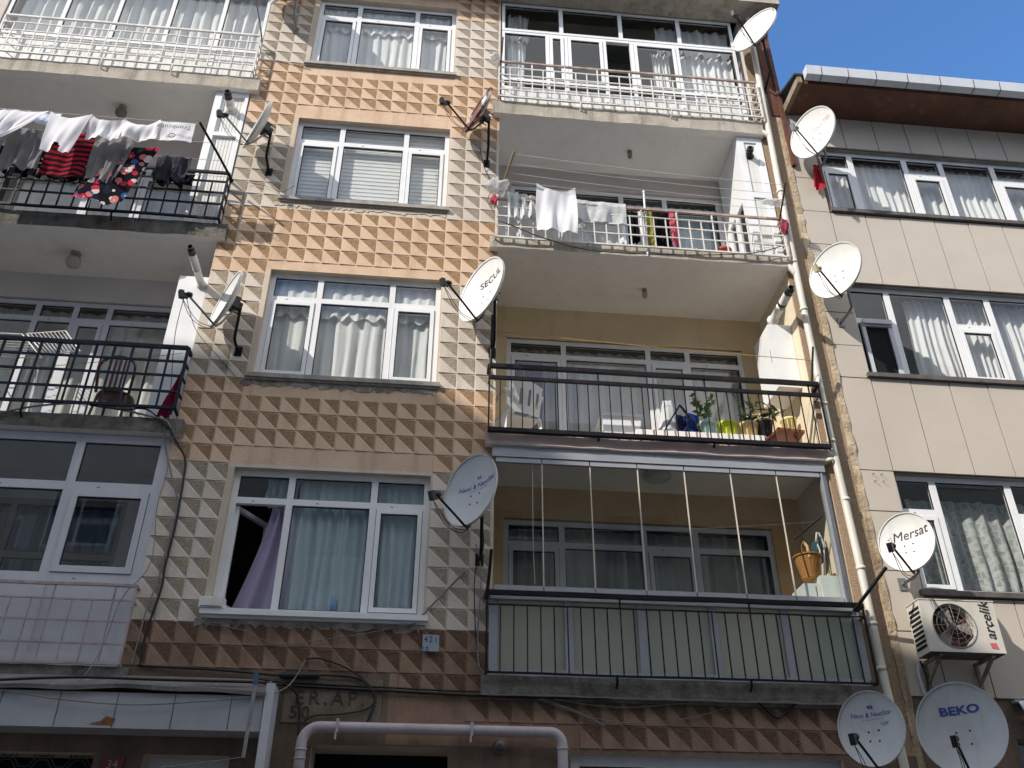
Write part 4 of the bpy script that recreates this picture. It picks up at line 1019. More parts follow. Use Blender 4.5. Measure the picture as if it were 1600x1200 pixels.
k = MB(); k.quad((X0_+.02, F+.16, 10.2), (X0_+.02, F+.75, 10.2), (X0_+.02, F+.75, 11.15), (X0_+.02, F+.16, 11.15)); k.build('side_pane', GLASSD, cb)
p = at(1170, 244, 0); k = MB(); k.lathe([(.075, -.005), (.075, .015), (.05, .02), (.05, .10), (.056, .10), (.05, .16), (.03, .16), (.03, .1), (0, .1)], (p.x, F, p.z), (-.15, -1, .05), 16); k.build('flue', RUBBER, cb)
bl = thing('boiler', "white wall-hung boiler with a banded flue on the ochre balcony's sunlit right wall", 'boiler', (4.57, F+.6, 7.85))
k = MB(); k.box(4.44, 4.755, F+.22, F+.78, 7.98, 8.98); k.build('casing', PVC, bl)
k = MB(); k.box(4.436, 4.44, F+.28, F+.29, 8.4, 8.6); k.build('handle', STEEL, bl)
p = at(1202, 508, .4); flue(bl, (p.x, F+.28, p.z-.02), .62, .058, .12, dirv=(0, -1, .0))
k = MB(); k.lathe([(.06, 0), (.063, 0), (.063, .04), (.06, .04)], (p.x, F-.1, p.z-.02), (0, -1, 0), 16); k.build('flue_band', RUBBER, bl)
# ------------------------------------------------------------ ceiling lamps
def clamp_(label, px, py, zc, y, r, globe=True, m=None, cat='ceiling lamp', flat=False):
    p = at(px, py, y); t = thing('ceiling_lamp', label, cat, (p.x, F+y, zc))
    k = MB(); k.lathe([(r*.65, 0), (r*.65, -.04), (r*.5, -.05)], (p.x, F+y, zc), n=20); k.build('base', pm("brass_base", (.3, .25, .17), None, 5, .5) if not flat else PVC, t)
    k = MB()
    if flat: k.lathe([(r, -.02), (r*1.02, -.05), (r*.8, -.085), (r*.4, -.1), (0, -.102)], (p.x, F+y, zc), n=24)
    elif globe: k.lathe([(r*math.sin(a), -.045-r+r*math.cos(a)) for a in [.55+i*(math.pi-.55)/10 for i in range(11)]], (p.x, F+y, zc), n=20)
    else: k.lathe([(.02, -.05), (.035, -.08), (.04, -.11), (.03, -.14), (0, -.155)], (p.x, F+y, zc), n=14)
    k.build('shade', m or pm("milk_glass", (.42, .39, .32), (.36, .33, .27), 5, .35), t)
clamp_("round glass globe lamp on the ceiling above the dark red chair", 117, 402, 9.585, .42, .10)
clamp_("round globe lamp on the shaded ceiling above the hanging white shirts", 191, 170, 12.44, .42, .085, m=pm("dusty_globe", (.2, .185, .15), None, 5, .5))
clamp_("bare bulb on the shaded grey ceiling above the clothes lines, upper right", 984, 240, 12.355, .45, .06, globe=False, m=pm("dusty_bulb", (.28, .26, .24), None, 5, .5))
clamp_("small bare bulb in a dark socket on the ochre balcony's ceiling", 1008, 466, 9.745, .6, .055, globe=False)
clamp_("flat round white lamp on the ceiling inside the glass-enclosed balcony", 1027, 746, 6.745, .45, .17, flat=True, m=pm("opal_plastic", (.5, .5, .47), None, 4, .4))
# ------------------------------------------------------------ clothes line rods and lines
def rod(label, p, q, mat, r=.014, wrap=None):
    mb = MB(); mb.tube([p, Vector(p).lerp(Vector(q), .5)+Vector((.004, 0, .004)), q], r, 8)
    o = mb.build('clothesline_rod', mat, None, root=True); return tag(o, label, 'clothesline rod', 'clothesline rods')
L3R0 = at(364, 284, -.165); L3R1 = at(312, 191, -.80)
rod("black clothesline rod sticking out from the laundry balcony's right railing corner", L3R0, L3R1, BLACK, .017)
R3L0 = at(781, 300, -.17); R3L1 = at(804, 236, -.62)
rod("wooden clothesline rod wrapped in a clear bag at the towel balcony's left railing end", R3L0, R3L1, pm("rod_wood", (.33, .22, .12), (.2, .13, .08), 8, .7), .016)
R3R0 = at(1218, 345, -.17); R3R1 = at(1227, 285, -.62)
rod("thin dark clothesline rod at the red-towel balcony's right railing end by the drainpipe", R3R0, R3R1, RUST, .013)
R2L = at(769, 520, -.2)
rod("black upright rod at the ochre balcony's left railing end behind the lettered dish", at(766, 575, -.17), at(770, 492, -.20), BLACK, .018)
rod("black rod standing up at the ochre balcony's right railing end", at(1268, 604, -.17), at(1270, 542, -.30), BLACK, .014)
rod("long black rod leaning up from the glass balcony railing's right corner to the wall dish", at(1334, 955, -.17), at(1385, 886, -.55), BLACK, .02)
rod("short black rod at the glass balcony railing's left end below the blue-print dish", at(760, 935, -.17), at(768, 858, -.35), BLACK, .018)
rod("thin grey rod slanting from the glazed top left balcony's railing end", at(410, 66, -.17), at(400, 0, -.6), STEEL, .012)
rod("short dark rod at the glazed top right balcony's left railing end", at(782, 102, -.17), at(786, 58, -.4), RUST, .012)
def line(label, P, r=.0035, mat=None, sag=.02, cat='clothesline', group=None, name='clothesline'):
    pts = []
    for a, b in zip(P[:-1], P[1:]):
        a, b = Vector(a), Vector(b)
        for i in range(8):
            t = i/8; pts.append(a.lerp(b, t)-Vector((0, 0, sag*4*t*(1-t))))
    pts.append(Vector(P[-1])); mb = MB(); mb.tube(pts, r, 5)
    o = mb.build(name, mat or PVCS, None, root=True); return tag(o, label, cat, group)
gl_ = "lines over the towel balcony"
lab = ["outermost clothesline over the balcony with the hanging white towel", "second clothesline from outside over the white towel balcony", "third clothesline from outside over the white towel balcony", "innermost clothesline carrying the white T-shirt on the towel balcony"]
R3LINES = []
for i, f_ in enumerate((.93, .70, .48, .30)):
    a = R3L0.lerp(R3L1, f_); b = R3R0.lerp(R3R1, f_); R3LINES.append((a, b))
    line(lab[i], [a, b], .0035, sag=.03+.008*i, group=gl_)
line("yellow washing line across the ochre balcony above the railing", [at(768, 517, -.2), at(1270, 563, -.25)], .005, pm("yellow_line", (.55, .33, .06), None, 4, .6), .02)
line("thin yellow cord behind the dark blue railing beside the red chair", [at(0, 578, .1), at(285, 552, -.1)], .004, pm("yellow_cord", (.5, .36, .1), None, 4, .6), .015)
L3L = []
for i, f_ in enumerate((.97, .66, .36, .08)):
    b = L3R0.lerp(L3R1, f_); a = Vector((-6.9, b.y, b.z+.02)); L3L.append((a, b))
    line(["outermost line with white shirts over the laundry balcony", "second line with grey and striped clothes over the laundry balcony", "third line with the dark clothes over the laundry balcony", "inner line just above the laundry balcony's black rail"][i], [a, b], .004, PVCS, .01, group="lines over the laundry balcony")
# ------------------------------------------------------------ laundry
def cloth(name, label, cat, tl, tr, drop, mat, seed, sag=.03, amp=.03, folds=3.0, prof=None, sway=(0, 0, 0), pull=0.0, nu=30, nv=22, group='laundry', hem=.02, skip=None, vsag=0.0, fold_over=0.0):
    rr = random.Random(seed); tl = Vector(tl); tr = Vector(tr); d = tr-tl; nrm = Vector((d.y, -d.x, 0)).normalized()
    ph = [rr.uniform(0, 6.28) for _ in range(6)]
    mb = MB()
    def fn(u, v):
        w_ = prof(v) if prof else 1.0
        uu = .5+(u-.5)*w_
        p = tl+d*uu
        s = sag*4*u*(1-u)*(1-v)
        zz = drop*v*(1+hem*math.sin(u*7+ph[0])+hem*.6*math.sin(u*15+ph[1]))
        f_ = amp*(.25+.75*v)*(math.sin(folds*6.28*u+ph[2]+1.2*v)+.5*math.sin(folds*11.1*u+ph[3]-v*2)+.25*math.sin(folds*19*u+ph[5]+v*5))
        f_ += amp*.5*math.sin(v*5+ph[4]+u*3)
        return p+Vector((sway[0]*v, sway[1]*v, sway[2]*v))-Vector((0, 0, s+zz-vsag*math.sin(math.pi*u)*v))+nrm*f_
    mb.grid(fn, nu, nv, skip=skip)
    if fold_over:
        mb.grid(lambda u, v: fn(u, v*fold_over)-nrm*.035*v**.5, nu, max(4, int(nv*fold_over)), skip=None)
    o = mb.build(name, mat, None, root=True)
    return tag(o, label, cat, group)
WHT = cloth_mat("white_cotton", (.84, .83, .86), .22, 0, (.78, .77, .80), scale=4)
WHT2 = cloth_mat("greyish_white_cotton", (.70, .71, .70), .25, 0, (.58, .6, .61), scale=5)
GRY = cloth_mat("grey_jersey", (.26, .25, .25), .15, 0, (.19, .185, .19), scale=5)
GRYD = cloth_mat("dark_grey_jersey", (.06, .06, .075), .1, 0, (.04, .04, .05), scale=5)
BLK = cloth_mat("black_cotton", (.012, .012, .014), .05)
REDB = cloth_mat("red_black_stripes", (.32, .02, .035), .15, 0, (.02, .015, .02), 'stripe', 3.6)
NAVW = cloth_mat("navy_white_stripes", (.02, .025, .06), .15, 0, (.5, .52, .56), 'stripe', 11)
FLOR = cloth_mat("floral_print", (.02, .02, .03), .1, 0, (.018, .018, .024), 'floral', 10, (.72, .68, .64))
PINK = cloth_mat("pink_red_towel", (.60, .12, .16), .15, 0, (.5, .09, .12), scale=5)
tee = lambda v: 1.0 if v < .6 else 1.0+.0*(v)
def ln(L, px, k):   # point of line k above photo column px
    a, b = L[k]; lo, hi = 0., 1.
    best = min((abs(((Vector(a).lerp(Vector(b), t)-Vector((0, 0, CAMZ))).dot(cr)/(Vector(a).lerp(Vector(b), t)-Vector((0, 0, CAMZ))).dot(fw))*FPX+800-px), t) for t in [i/400 for i in range(401)])
    return Vector(a).lerp(Vector(b), best[1])
q = lambda px, k: ln(L3L, px, k)
cloth('t_shirt', "white T-shirt hanging at the far left end of the outermost laundry line", 't-shirt', q(-40, 0), q(20, 0), .55, WHT, 1, .03, .03, 2, prof=lambda v: 1-.25*v, sway=(.0, -.05, 0))
cloth('t_shirt', "white T-shirt pulled to a point, second from the left on the outermost line", 't-shirt', q(20, 0), q(78, 0), .55, WHT, 2, .03, .02, 1.2, prof=lambda v: 1-.75*v, sway=(-.26, -.03, 0))
ts = cloth('t_shirt', "large white T-shirt with hanging sleeves above the red striped shirt", 't-shirt', q(80, 0)+Vector((0, -.02, 0)), q(146, 0)+Vector((0, -.02, 0)), .72, WHT, 3, .09, .022, 1.2, prof=lambda v: 1-.35*v, sway=(-.03, -.03, 0),
      skip=lambda u, v: v > .80 and .36 < u < .62 and (v-.80)/.2 > abs(u-.49)*2.2)
cloth('t_shirt', "crumpled white T-shirt in the middle of the outermost line", 't-shirt', q(143, 0), q(196, 0), .40, WHT, 4, .09, .03, 1.6)
cloth('t_shirt', "twisted white T-shirt second from the black rod on the outermost line", 't-shirt', q(194, 0), q(252, 0), .36, WHT, 5, .10, .03, 1.4)
tk = cloth('t_shirt', "white T-shirt with upside-down lettering next to the black clothesline rod", 't-shirt', q(250, 0), q(306, 0), .34, WHT, 6, .01, .012, 1.1)
vs, fs = text_geo("Trunkcube", .10, 0, 0, 1.0, .001)
a = q(278, 0); mb = MB(); mb.add([(a.x-v.x, a.y-.075, a.z-.17-v.y) for v in vs], fs); mb.tube([(a.x+.04*math.cos(t), a.y-.07, a.z-.32+.035*math.sin(t)) for t in [i*.5 for i in range(13)]], .005, 5)
t_ = mb.build('lettering', pm("shirt_print", (.12, .12, .14), None, 9, .8)); t_.parent = tk; t_.location = -tk.location
a = q(66, 0); vs, fs = text_geo("IIIIII", .09, .2, 0, 1.3, .006)
cloth('t_shirt', "white T-shirt with a pale blue printed band folded over the line at the upper left", 't-shirt', q(40, 0)+Vector((0, .06, .05)), q(92, 0)+Vector((0, .06, .05)), .22, cloth_mat("white_blue_print", (.82, .83, .88), .2, 0, (.50, .58, .80), scale=7), 16, .01, .02, 2)
cloth('striped_dress', "navy and white striped garment hanging at the left edge of the photo", 'dress', q(-30, 1), q(14, 1), 1.15, NAVW, 7, .02, .03, 2, prof=lambda v: 1+.15*v)
cloth('grey_shirt', "dark grey T-shirt with light hem left of the red striped shirt", 'shirt', q(22, 1), q(80, 1), .72, GRY, 8, .03, .045, 2.2, prof=lambda v: 1+.1*v)
cloth('striped_shirt', "red and black striped shirt in the middle of the laundry line", 'shirt', q(84, 1), q(152, 1), .80, REDB, 9, .02, .022, 1.2, prof=lambda v: 1-.05*v)
cloth('grey_trousers', "pair of crumpled grey trousers right of the red striped shirt", 'trousers', q(152, 1), q(216, 1), .82, GRY, 10, .02, .04, 2.6, prof=lambda v: 1-.2*v, sway=(-.05, 0, 0))
cloth('floral_dress', "dark floral dress with pink and white flowers draped over the black railing", 'dress', q(198, 2)+Vector((.0, -.16, -.02)), q(254, 2)+Vector((0, -.16, 0)), 1.0, FLOR, 11, .02, .02, .7, prof=lambda v: 1.05+.25*v, sway=(-.34, -.0, 0), hem=.03)
for i, (a_, b_, dr_) in enumerate(((-20, 40, .50), (38, 92, .52), (90, 150, .56), (148, 205, .50))):
    cloth('black_trousers', ["black trousers at the left edge, hanging behind the striped dress", "black garment hanging behind the dark grey T-shirt", "black garment hanging below the red striped shirt", "black garment hanging behind the crumpled grey trousers"][i], 'clothes', q(a_, 3)+Vector((0, .04, .30)), q(b_, 3)+Vector((0, .04, .30)), dr_, BLK, 30+i, .02, .04, 2.5)
cloth('dark_shirt', "dark charcoal garment right of the floral dress, near the cabinet", 'shirt', q(248, 2), q(300, 2), .42, GRYD, 12, .01, .04, 2.4)
cloth('black_cloth', "black garment bunched on the rail right of the floral dress", 'clothes', q(240, 3), q(305, 3), .24, BLK, 13, .01, .05, 2.6)
# towel balcony
q3 = lambda px, k: ln(R3LINES, px, k)
cloth('t_shirt', "white T-shirt hanging in a sagging curve on the towel balcony's clothesline", 't-shirt', q3(838, 3), q3(899, 3), .84, WHT, 21, .11, .03, 1.6, prof=lambda v: 1+.05*math.sin(v*3), group='laundry')
TY = -.185
cloth('white_sheet', "bunched white sheet folded over the towel balcony's railing left of the hanging shirt", 'sheet', at(792, 302, TY), at(842, 306, TY), .46, WHT2, 22, .0, .05, 4, prof=lambda v: 1-.15*v, nu=40)
cloth('printed_sheet', "pale sheet with faint blue print over the railing right of the hanging shirt", 'sheet', at(893, 310, TY), at(977, 319, TY), .38, WHT2, 23, .0, .022, 2.2, nu=40)
cloth('bedspread', "pale grey-white bedspread hanging inside behind the white railing bars", 'sheet', at(790, 340, -.02), at(972, 352, -.02), .50, WHT2, 24, .02, .04, 6, nu=60)
cloth('black_cloth', "black leggings hanging behind the railing left of the red towel", 'clothes', at(1018, 326, .1), at(1044, 328, .1), .75, BLK, 25, .01, .03, 2)
cloth('black_cloth', "black top hanging just right of the printed sheet behind the bars", 'clothes', at(978, 330, .1), at(996, 332, .1), .6, BLK, 26, .01, .03, 2)
cloth('yellow_scarf', "thin olive and yellow scarf hanging behind the white railing bars", 'scarf', at(1005, 326, .08), at(1019, 327, .08), .72, cloth_mat("olive_yellow", (.34, .32, .06), .2, 0, (.16, .17, .05), scale=9), 27, .01, .03, 1.5)
cloth('white_cloth', "narrow white cloth hanging left of the yellow scarf", 'clothes', at(996, 330, .08), at(1005, 331, .08), .62, WHT, 28, .01, .02, 1.2)
cloth('red_towel', "long pinkish-red towel rolled over the white railing's inside", 'towel', at(1044, 327, -.10), at(1057, 329, -.10), .68, PINK, 29, .0, .03, 1.0, nu=12)
mb = MB(); a = at(1006, 302, -.12); b = at(1012, 400, -.12)
mb.tube([a, a.lerp(b, .5), b], .014, 8); mb.lathe([(.0, 0), (.02, .01), (.022, .035), (0, .045)], a, (0, 0, 1), 10)
tag(mb.build('mop_handle', PVC, None, root=True), "white mop handle standing behind the railing beside the yellow scarf", 'mop handle')
# clear bags and red rags tied to the rail ends
CLEAR = cloth_mat("clear_plastic_bag", (.75, .76, .77), .4, .45)
def blob(name, label, cat, c, r, mat, seed, squash=(1, 1, 1)):
    rr = random.Random(seed); ph = [rr.uniform(0, 6.28) for _ in range(6)]; mb = MB(); c = Vector(c)
    def fn(u, v):
        t = u*2*math.pi; p = math.pi*v
        k = r*(1+.22*math.sin(3*t+ph[0]+2*p)+.16*math.sin(5*t+ph[1])*math.sin(p*3+ph[2])+.1*math.sin(9*t+7*p+ph[3]))
        return c+Vector((k*math.sin(p)*math.cos(t)*squash[0], k*math.sin(p)*math.sin(t)*squash[1], k*math.cos(p)*squash[2]))
    mb.grid(fn, 26, 14); o = mb.build(name, mat, None, root=True); return tag(o, label, cat)
blob('plastic_bag', "crumpled clear plastic bag tied round the wooden clothesline rod", 'plastic bag', at(778, 292, -.25), .12, CLEAR, 1, (1.2, 1, .8))
blob('red_rag', "small red rag tied to the towel balcony's left railing end", 'rag', at(772, 312, -.2), .06, PINK, 2, (.8, .8, 1.2))
blob('red_rag', "dark pink rag tied to the railing's right end in front of the drainpipe", 'rag', at(1226, 354, -.2), .075, cloth_mat("dark_pink_rag", (.34, .06, .10), .1), 3, (.7, .7, 1.5))
blob('plastic_bag', "clear plastic bag on the thin rod beside the drainpipe", 'plastic bag', at(1212, 316, -.35), .085, CLEAR, 4, (1.8, .8, .45))
blob('plastic_bag', "clear plastic bag at the top right balcony's left railing corner", 'plastic bag', at(774, 90, -.22), .07, CLEAR, 5, (1.2, 1, .8))
# red flag cloth beside the neighbour's upper window
cloth('red_cloth', "red cloth hanging from the dish mount beside the neighbour's top window band", 'flag', at(1270, 258, -.08), at(1279, 259, -.08), .48, cloth_mat("red_flag", (.48, .035, .05), .25), 40, .0, .03, 1.2, prof=lambda v: 1+.9*v, sway=(-.03, 0, 0), group=None)
cloth('red_cloth', "dark red cloth hanging at the chair balcony's right railing corner", 'cloth', at(286, 572, -.10), at(293, 572, -.10), .70, cloth_mat("maroon_cloth", (.26, .02, .055), .2), 41, .0, .04, 1.0, prof=lambda v: 1+2.2*v, sway=(-.10, 0, 0), group=None)
# ------------------------------------------------------------ things standing on the balconies
RED = pm("dark_red_lacquer", (.055, .007, .008), (.035, .005, .006), 6, .3, spec=.5)
def wood_chair():
    c = at(177, 602, .16); zf = 6.86; zs = zf+.47
    t = thing('chair', "dark red bentwood chair with spindle back on the left balcony behind the blue railing", 'chair', (c.x, F+.35, zf))
    yb = F+.13
    k = MB(); W = .21
    hoop = [(c.x-W*.9, yb+.06, zs), (c.x-W, yb+.02, zs+.25)]+[(c.x+W*1.0*math.cos(a), yb, zs+.32+.16*math.sin(a)) for a in [math.pi-i*math.pi/10 for i in range(11)]]+[(c.x+W, yb+.02, zs+.25), (c.x+W*.9, yb+.06, zs)]
    k.tube(hoop, .019, 8); k.build('back_frame', RED, t)
    for i in range(4):
        x = c.x+(-.085+.057*i); k = MB(); k.box(x-.012, x+.012, yb-.008, yb+.01, zs, zs+.455); k.build('spindle', RED, t)
    k = MB(); k.lathe([(0, -.03), (.205, -.03), (.22, -.01), (.215, .02), (0, .03)], (c.x, F+.34, zs), n=26); k.build('seat', RED, t)
    for sx in (-1, 1):
        for sy in (-1, 1):
            k = MB(); k.tube([(c.x+sx*.16, F+.34+sy*.15, zs-.03), (c.x+sx*.19, F+.34+sy*.2, zf)], .017, 8); k.build('leg', RED, t)
wood_chair()
def monobloc(label, c, ang, s=1.0, group=None):
    t = thing('plastic_chair', label, 'chair', c); M_ = Matrix.Translation(Vector(c)) @ Matrix.Rotation(ang, 4, 'Z') @ Matrix.Scale(s, 4)
    P = lambda x, y, z: M_ @ Vector((x, y, z))
    PL = pm("white_garden_plastic", (.78, .77, .74), (.7, .69, .66), 3, .4)
    k = MB(); k.grid(lambda u, v: P(-.24+.48*u, -.22+.44*v, .42+.02*math.cos(v*3)-.015*math.sin(u*3.14)), 8, 8)
    k.grid(lambda u, v: P(-.24+.48*u, -.22+.44*v, .40), 4, 4); k.build('seat', PL, t)
    k = MB(); k.grid(lambda u, v: P(-.23+.46*u, .22+.10*v+.03*math.cos((u-.5)*3), .42+.42*v-.05*(2*u-1)**2*v), 12, 8, skip=lambda u, v: .3 < v < .8 and (int(u*12) % 3 == 1))
    k.build('backrest', PL, t)
    for sx in (-1, 1):
        k = MB(); k.tube([P(sx*.25, -.24, .42), P(sx*.27, -.25, .60), P(sx*.275, -.18, .65), P(sx*.275, .1, .66), P(sx*.25, .26, .70)], .024, 8); k.build('armrest', PL, t)
        for sy in (-1, 1):
            k = MB(); k.bar(P(sx*.23, sy*.21, .41), P(sx*.27, sy*.26, 0), .05, .04); k.build('leg', PL, t)
c = at(805, 640, .38); monobloc("white plastic armchair at the left end of the ochre balcony", (c.x, F+.42, 6.93), R(200))
c = at(968, 668, .40); t = thing('plastic_tub', "low white plastic tub standing on the ochre balcony's floor in the middle", 'tub', (c.x, F+.38, 6.93))
k = MB(); zt = at(968, 656, .3).z; a = at(938, 668, .3).x; b = at(999, 668, .3).x
k.add([(a+.04, F+.2, 6.94), (b-.04, F+.2, 6.94), (b-.04, F+.55, 6.94), (a+.04, F+.55, 6.94), (a, F+.17, zt), (b, F+.17, zt), (b, F+.6, zt), (a, F+.6, zt)], [(0, 3, 2, 1), (0, 1, 5, 4), (1, 2, 6, 5), (2, 3, 7, 6), (3, 0, 4, 7)])
k.build('body', PVC, t); k = MB()
for (p, q_) in (((a, F+.17, zt), (b, F+.17, zt)), ((b, F+.17, zt), (b, F+.6, zt)), ((b, F+.6, zt), (a, F+.6, zt)), ((a, F+.6, zt), (a, F+.17, zt))): k.bar(p, q_, .03, .03)
k.build('rim', PVC, t)
wl = MB(); p = at(1050, 681, .2); wl.box(at(990, 681, .2).x, at(1190, 686, .2).x, F+.05, F+.35, 6.95, at(1060, 683, .2).z+.0)
tag(wl.build('low_shelf', CEIL, None, root=True), "low white shelf along the floor under the row of flower pots", 'shelf')
SHZ = at(1060, 683, .2).z
# folded airer with black legs, white bag and blue cloths
ai = thing('folding_airer', "black-legged folding airer standing like a tent on the ochre balcony", 'drying rack', at(1062, 690, .12))
top = at(1062, 632, .12); l_ = at(1032, 684, .10); r_ = at(1107, 690, .10)
k = MB(); k.tube([top, l_], .011, 6); k.tube([top+Vector((.01, .02, 0)), r_], .015, 6); k.tube([top+Vector((0, .3, 0)), l_+Vector((0, .3, 0))], .011, 6); k.tube([top+Vector((0, .3, 0)), r_+Vector((0, .3, 0))], .011, 6); k.build('legs', BLACK, ai)
k = MB(); k.tube([top, top+Vector((0, .3, 0))], .016, 8); k.build('top_joint', pm("teal_plastic", (.12, .4, .42), None, 5, .4), ai)
def sack(name, label, cat, pts_base, z0, z1, mat, seed, y=.2, dep=.2, topw=.5):
    rr = random.Random(seed); a, b = pts_base; ph = [rr.uniform(0, 6) for _ in range(4)]; mb = MB()
    cx_, w_ = (a+b)/2, (b-a)/2
    def fn(u, v):
        t = u*2*math.pi; k_ = (1-(1-topw)*v**1.2)*(1+.08*math.sin(4*t+ph[0]+3*v)+.05*math.sin(9*t+ph[1]))
        return (cx_+w_*k_*math.cos(t)+.05*v*math.sin(ph[2]), F+y+dep*k_*math.sin(t), z0+(z1-z0)*v+.012*math.sin(3*t+ph[3])*v)
    mb.grid(fn, 28, 10); top_ = [fn(i/28, 1) for i in range(28)]; mb.poly(top_); o = mb.build(name, mat, None, root=True); return tag(o, label, cat)
sack('white_bag', "slumped white plastic bag leaning behind the airer's left leg", 'bag', (at(1022, 680, .3).x, at(1064, 680, .3).x), 6.95, at(1052, 628, .3).z, cloth_mat("white_bag_film", (.75, .76, .78), .3), 3, .32, .16, .35)
sack('blue_bag', "bright blue bag under the airer on the ochre balcony", 'bag', (at(1062, 680, .3).x, at(1096, 680, .3).x), 6.95, at(1078, 650, .3).z, cloth_mat("blue_bag_cloth", (.02, .05, .22), .1), 4, .34, .14, .7)
cloth('navy_cloth', "dark navy cloth hanging inside the airer next to the blue bag", 'cloth', at(1055, 648, .2), at(1071, 650, .2), .34, cloth_mat("navy_cloth", (.025, .025, .09), .1), 44, .0, .02, 1.2, group=None)
# flower pots
LEAF = pm("pot_plant_leaf", (.07, .14, .03), (.12, .2, .05), 9, .5); LEAFD = pm("dark_leaf", (.03, .07, .02), (.05, .1, .03), 9, .5)
def potted(label, px, col, rad, plant, z=None, y=.2, seed=0, potname="pot_glaze"):
    rr = random.Random(seed); c = at(px, 683, y); zb = (z if z is not None else SHZ)+.002; H = rad*1.75
    t = thing('flower_pot', label, 'flower pot', (c.x, F+y, zb), 'flower pots on the ochre balcony')
    k = MB(); n = 24; pr = [(0, .0), (rad*.72, 0), (rad*.95, H*.82), (rad*1.02, H*.84), (rad*1.04, H), (rad*.95, H), (rad*.9, H*.9)]
    k.lathe(pr, (c.x, F+y, zb), n=n)
    for j in range(12):
        a = 2*math.pi*j/12; k.bar((c.x+rad*.74*math.cos(a), F+y+rad*.74*math.sin(a), zb+.01), (c.x+rad*.95*math.cos(a), F+y+rad*.95*math.sin(a), zb+H*.8), .012, .008)
    k.build('pot', pm(potname, col, tuple(x*.85 for x in col), 6, .4), t)
    k = MB(); k.lathe([(rad*.9, H*.9), (0, H*.92)], (c.x, F+y, zb), n=16); k.build('soil', pm("soil", (.04, .028, .02), None, 30, .95), t)
    st = MB(); lf = MB()
    def leaf(p, d, L, W):
        d = d.normalized(); s = d.cross(Vector((rr.uniform(-.4, .4), rr.uniform(-.4, .4), 1))).normalized(); u_ = s.cross(d)
        lf.add([p, p+d*L*.45+s*W-u_*L*.02, p+d*L-u_*L*.12, p+d*L*.45-s*W-u_*L*.02], [(0, 1, 2, 3)], 0, True)
    b0 = Vector((c.x, F+y, zb+H*.9))
    for (ns, hh, ll, ww, spread, nl) in plant:
        for s_ in range(ns):
            a = rr.uniform(0, 6.28); tip = b0+Vector((math.cos(a)*spread*hh, math.sin(a)*spread*hh*.6, hh*rr.uniform(.75, 1.1)))
            base = b0+Vector((rr.uniform(-.3, .3)*rad, rr.uniform(-.3, .3)*rad, 0)); mid = base.lerp(tip, .55)+Vector((rr.uniform(-.03, .03), 0, .02))
            st.tube([base, mid, tip], .004, 5)
            for q_ in range(nl):
                f_ = .3+.7*q_/max(1, nl-1); p = base.lerp(mid, f_*2) if f_ < .5 else mid.lerp(tip, f_*2-1)
                leaf(p, Vector((rr.uniform(-1, 1), rr.uniform(-1, 1), rr.uniform(-.3, .8))), ll*rr.uniform(.7, 1.2), ww)
    if st.f: st.build('stem', LEAFD, t)
    if lf.f: lf.build('leaves', LEAF, t)
potted("pale teal pot with two tall leafy stems", 1106, (.36, .52, .47), .115, [(5, .44, .075, .022, .32, 22)], seed=2, potname="teal_pot")
potted("lime yellow-green pot with a tiny purple plant", 1139, (.56, .66, .03), .125, [(3, .06, .04, .014, .5, 4)], seed=3, potname="lime_pot")
potted("cream yellow pot with sparse thin stems", 1171, (.72, .52, .23), .125, [(7, .42, .06, .014, .45, 5), (5, .16, .08, .02, .7, 7)], seed=4, potname="cream_pot")
potted("black pot with drooping leaves next to the brown table", 1196, (.02, .022, .025), .115, [(7, .18, .15, .022, 1.3, 4)], seed=5, z=SHZ+.07, potname="black_pot")
potted("plain empty cream pot at the right end under the boiler", 1236, (.72, .60, .27), .105, [], seed=6, z=at(1236, 676, .5).z, y=.5, potname="pale_cream_pot")
tb = thing('small_table', "small brown wooden table tipped at the right end of the ochre balcony", 'table', at(1222, 694, .15))
a = at(1190, 694, .1); b = at(1212, 677, .3); c_ = at(1247, 681, .3)
k = MB(); k.add([at(1186, 695, .08), at(1209, 676, .08), at(1216, 693, .08)], [(0, 1, 2)]); k.obox(at(1229, 682, .2), Vector((.17, 0, -.012)), Vector((.0, .17, 0)), Vector((0, .0, .018)))
k.obox(at(1200, 688, .2), Vector((.10, 0, .085)), Vector((0, .16, 0)), Vector((-.008, 0, .01)))
k.build('tabletop', pm("brown_wood", (.24, .075, .03), (.17, .05, .02), 6, .35), tb)
k = MB(); k.tube([at(1240, 680, .1), at(1246, 686, .1), at(1249, 697, .1)], .014, 8); k.tube([at(1240, 680, .3), at(1246, 686, .3), at(1249, 697, .3)], .014, 8); k.build('leg', pm("brown_wood_leg", (.14, .04, .02), None, 6, .35), tb)
mb = MB(); p = at(1132, 398, .1); mb.lathe([(0, 0), (.08, 0), (.11, .15), (.12, .15), (.12, .185), (.105, .185), (.1, .15), (0, .14)], (p.x, F+.12, 9.955), n=20)
tag(mb.build('orange_pot', pm("orange_plastic", (.55, .09, .03), None, 5, .4), None, root=True), "orange plastic pot behind the foot of the towel balcony's railing", 'pot')
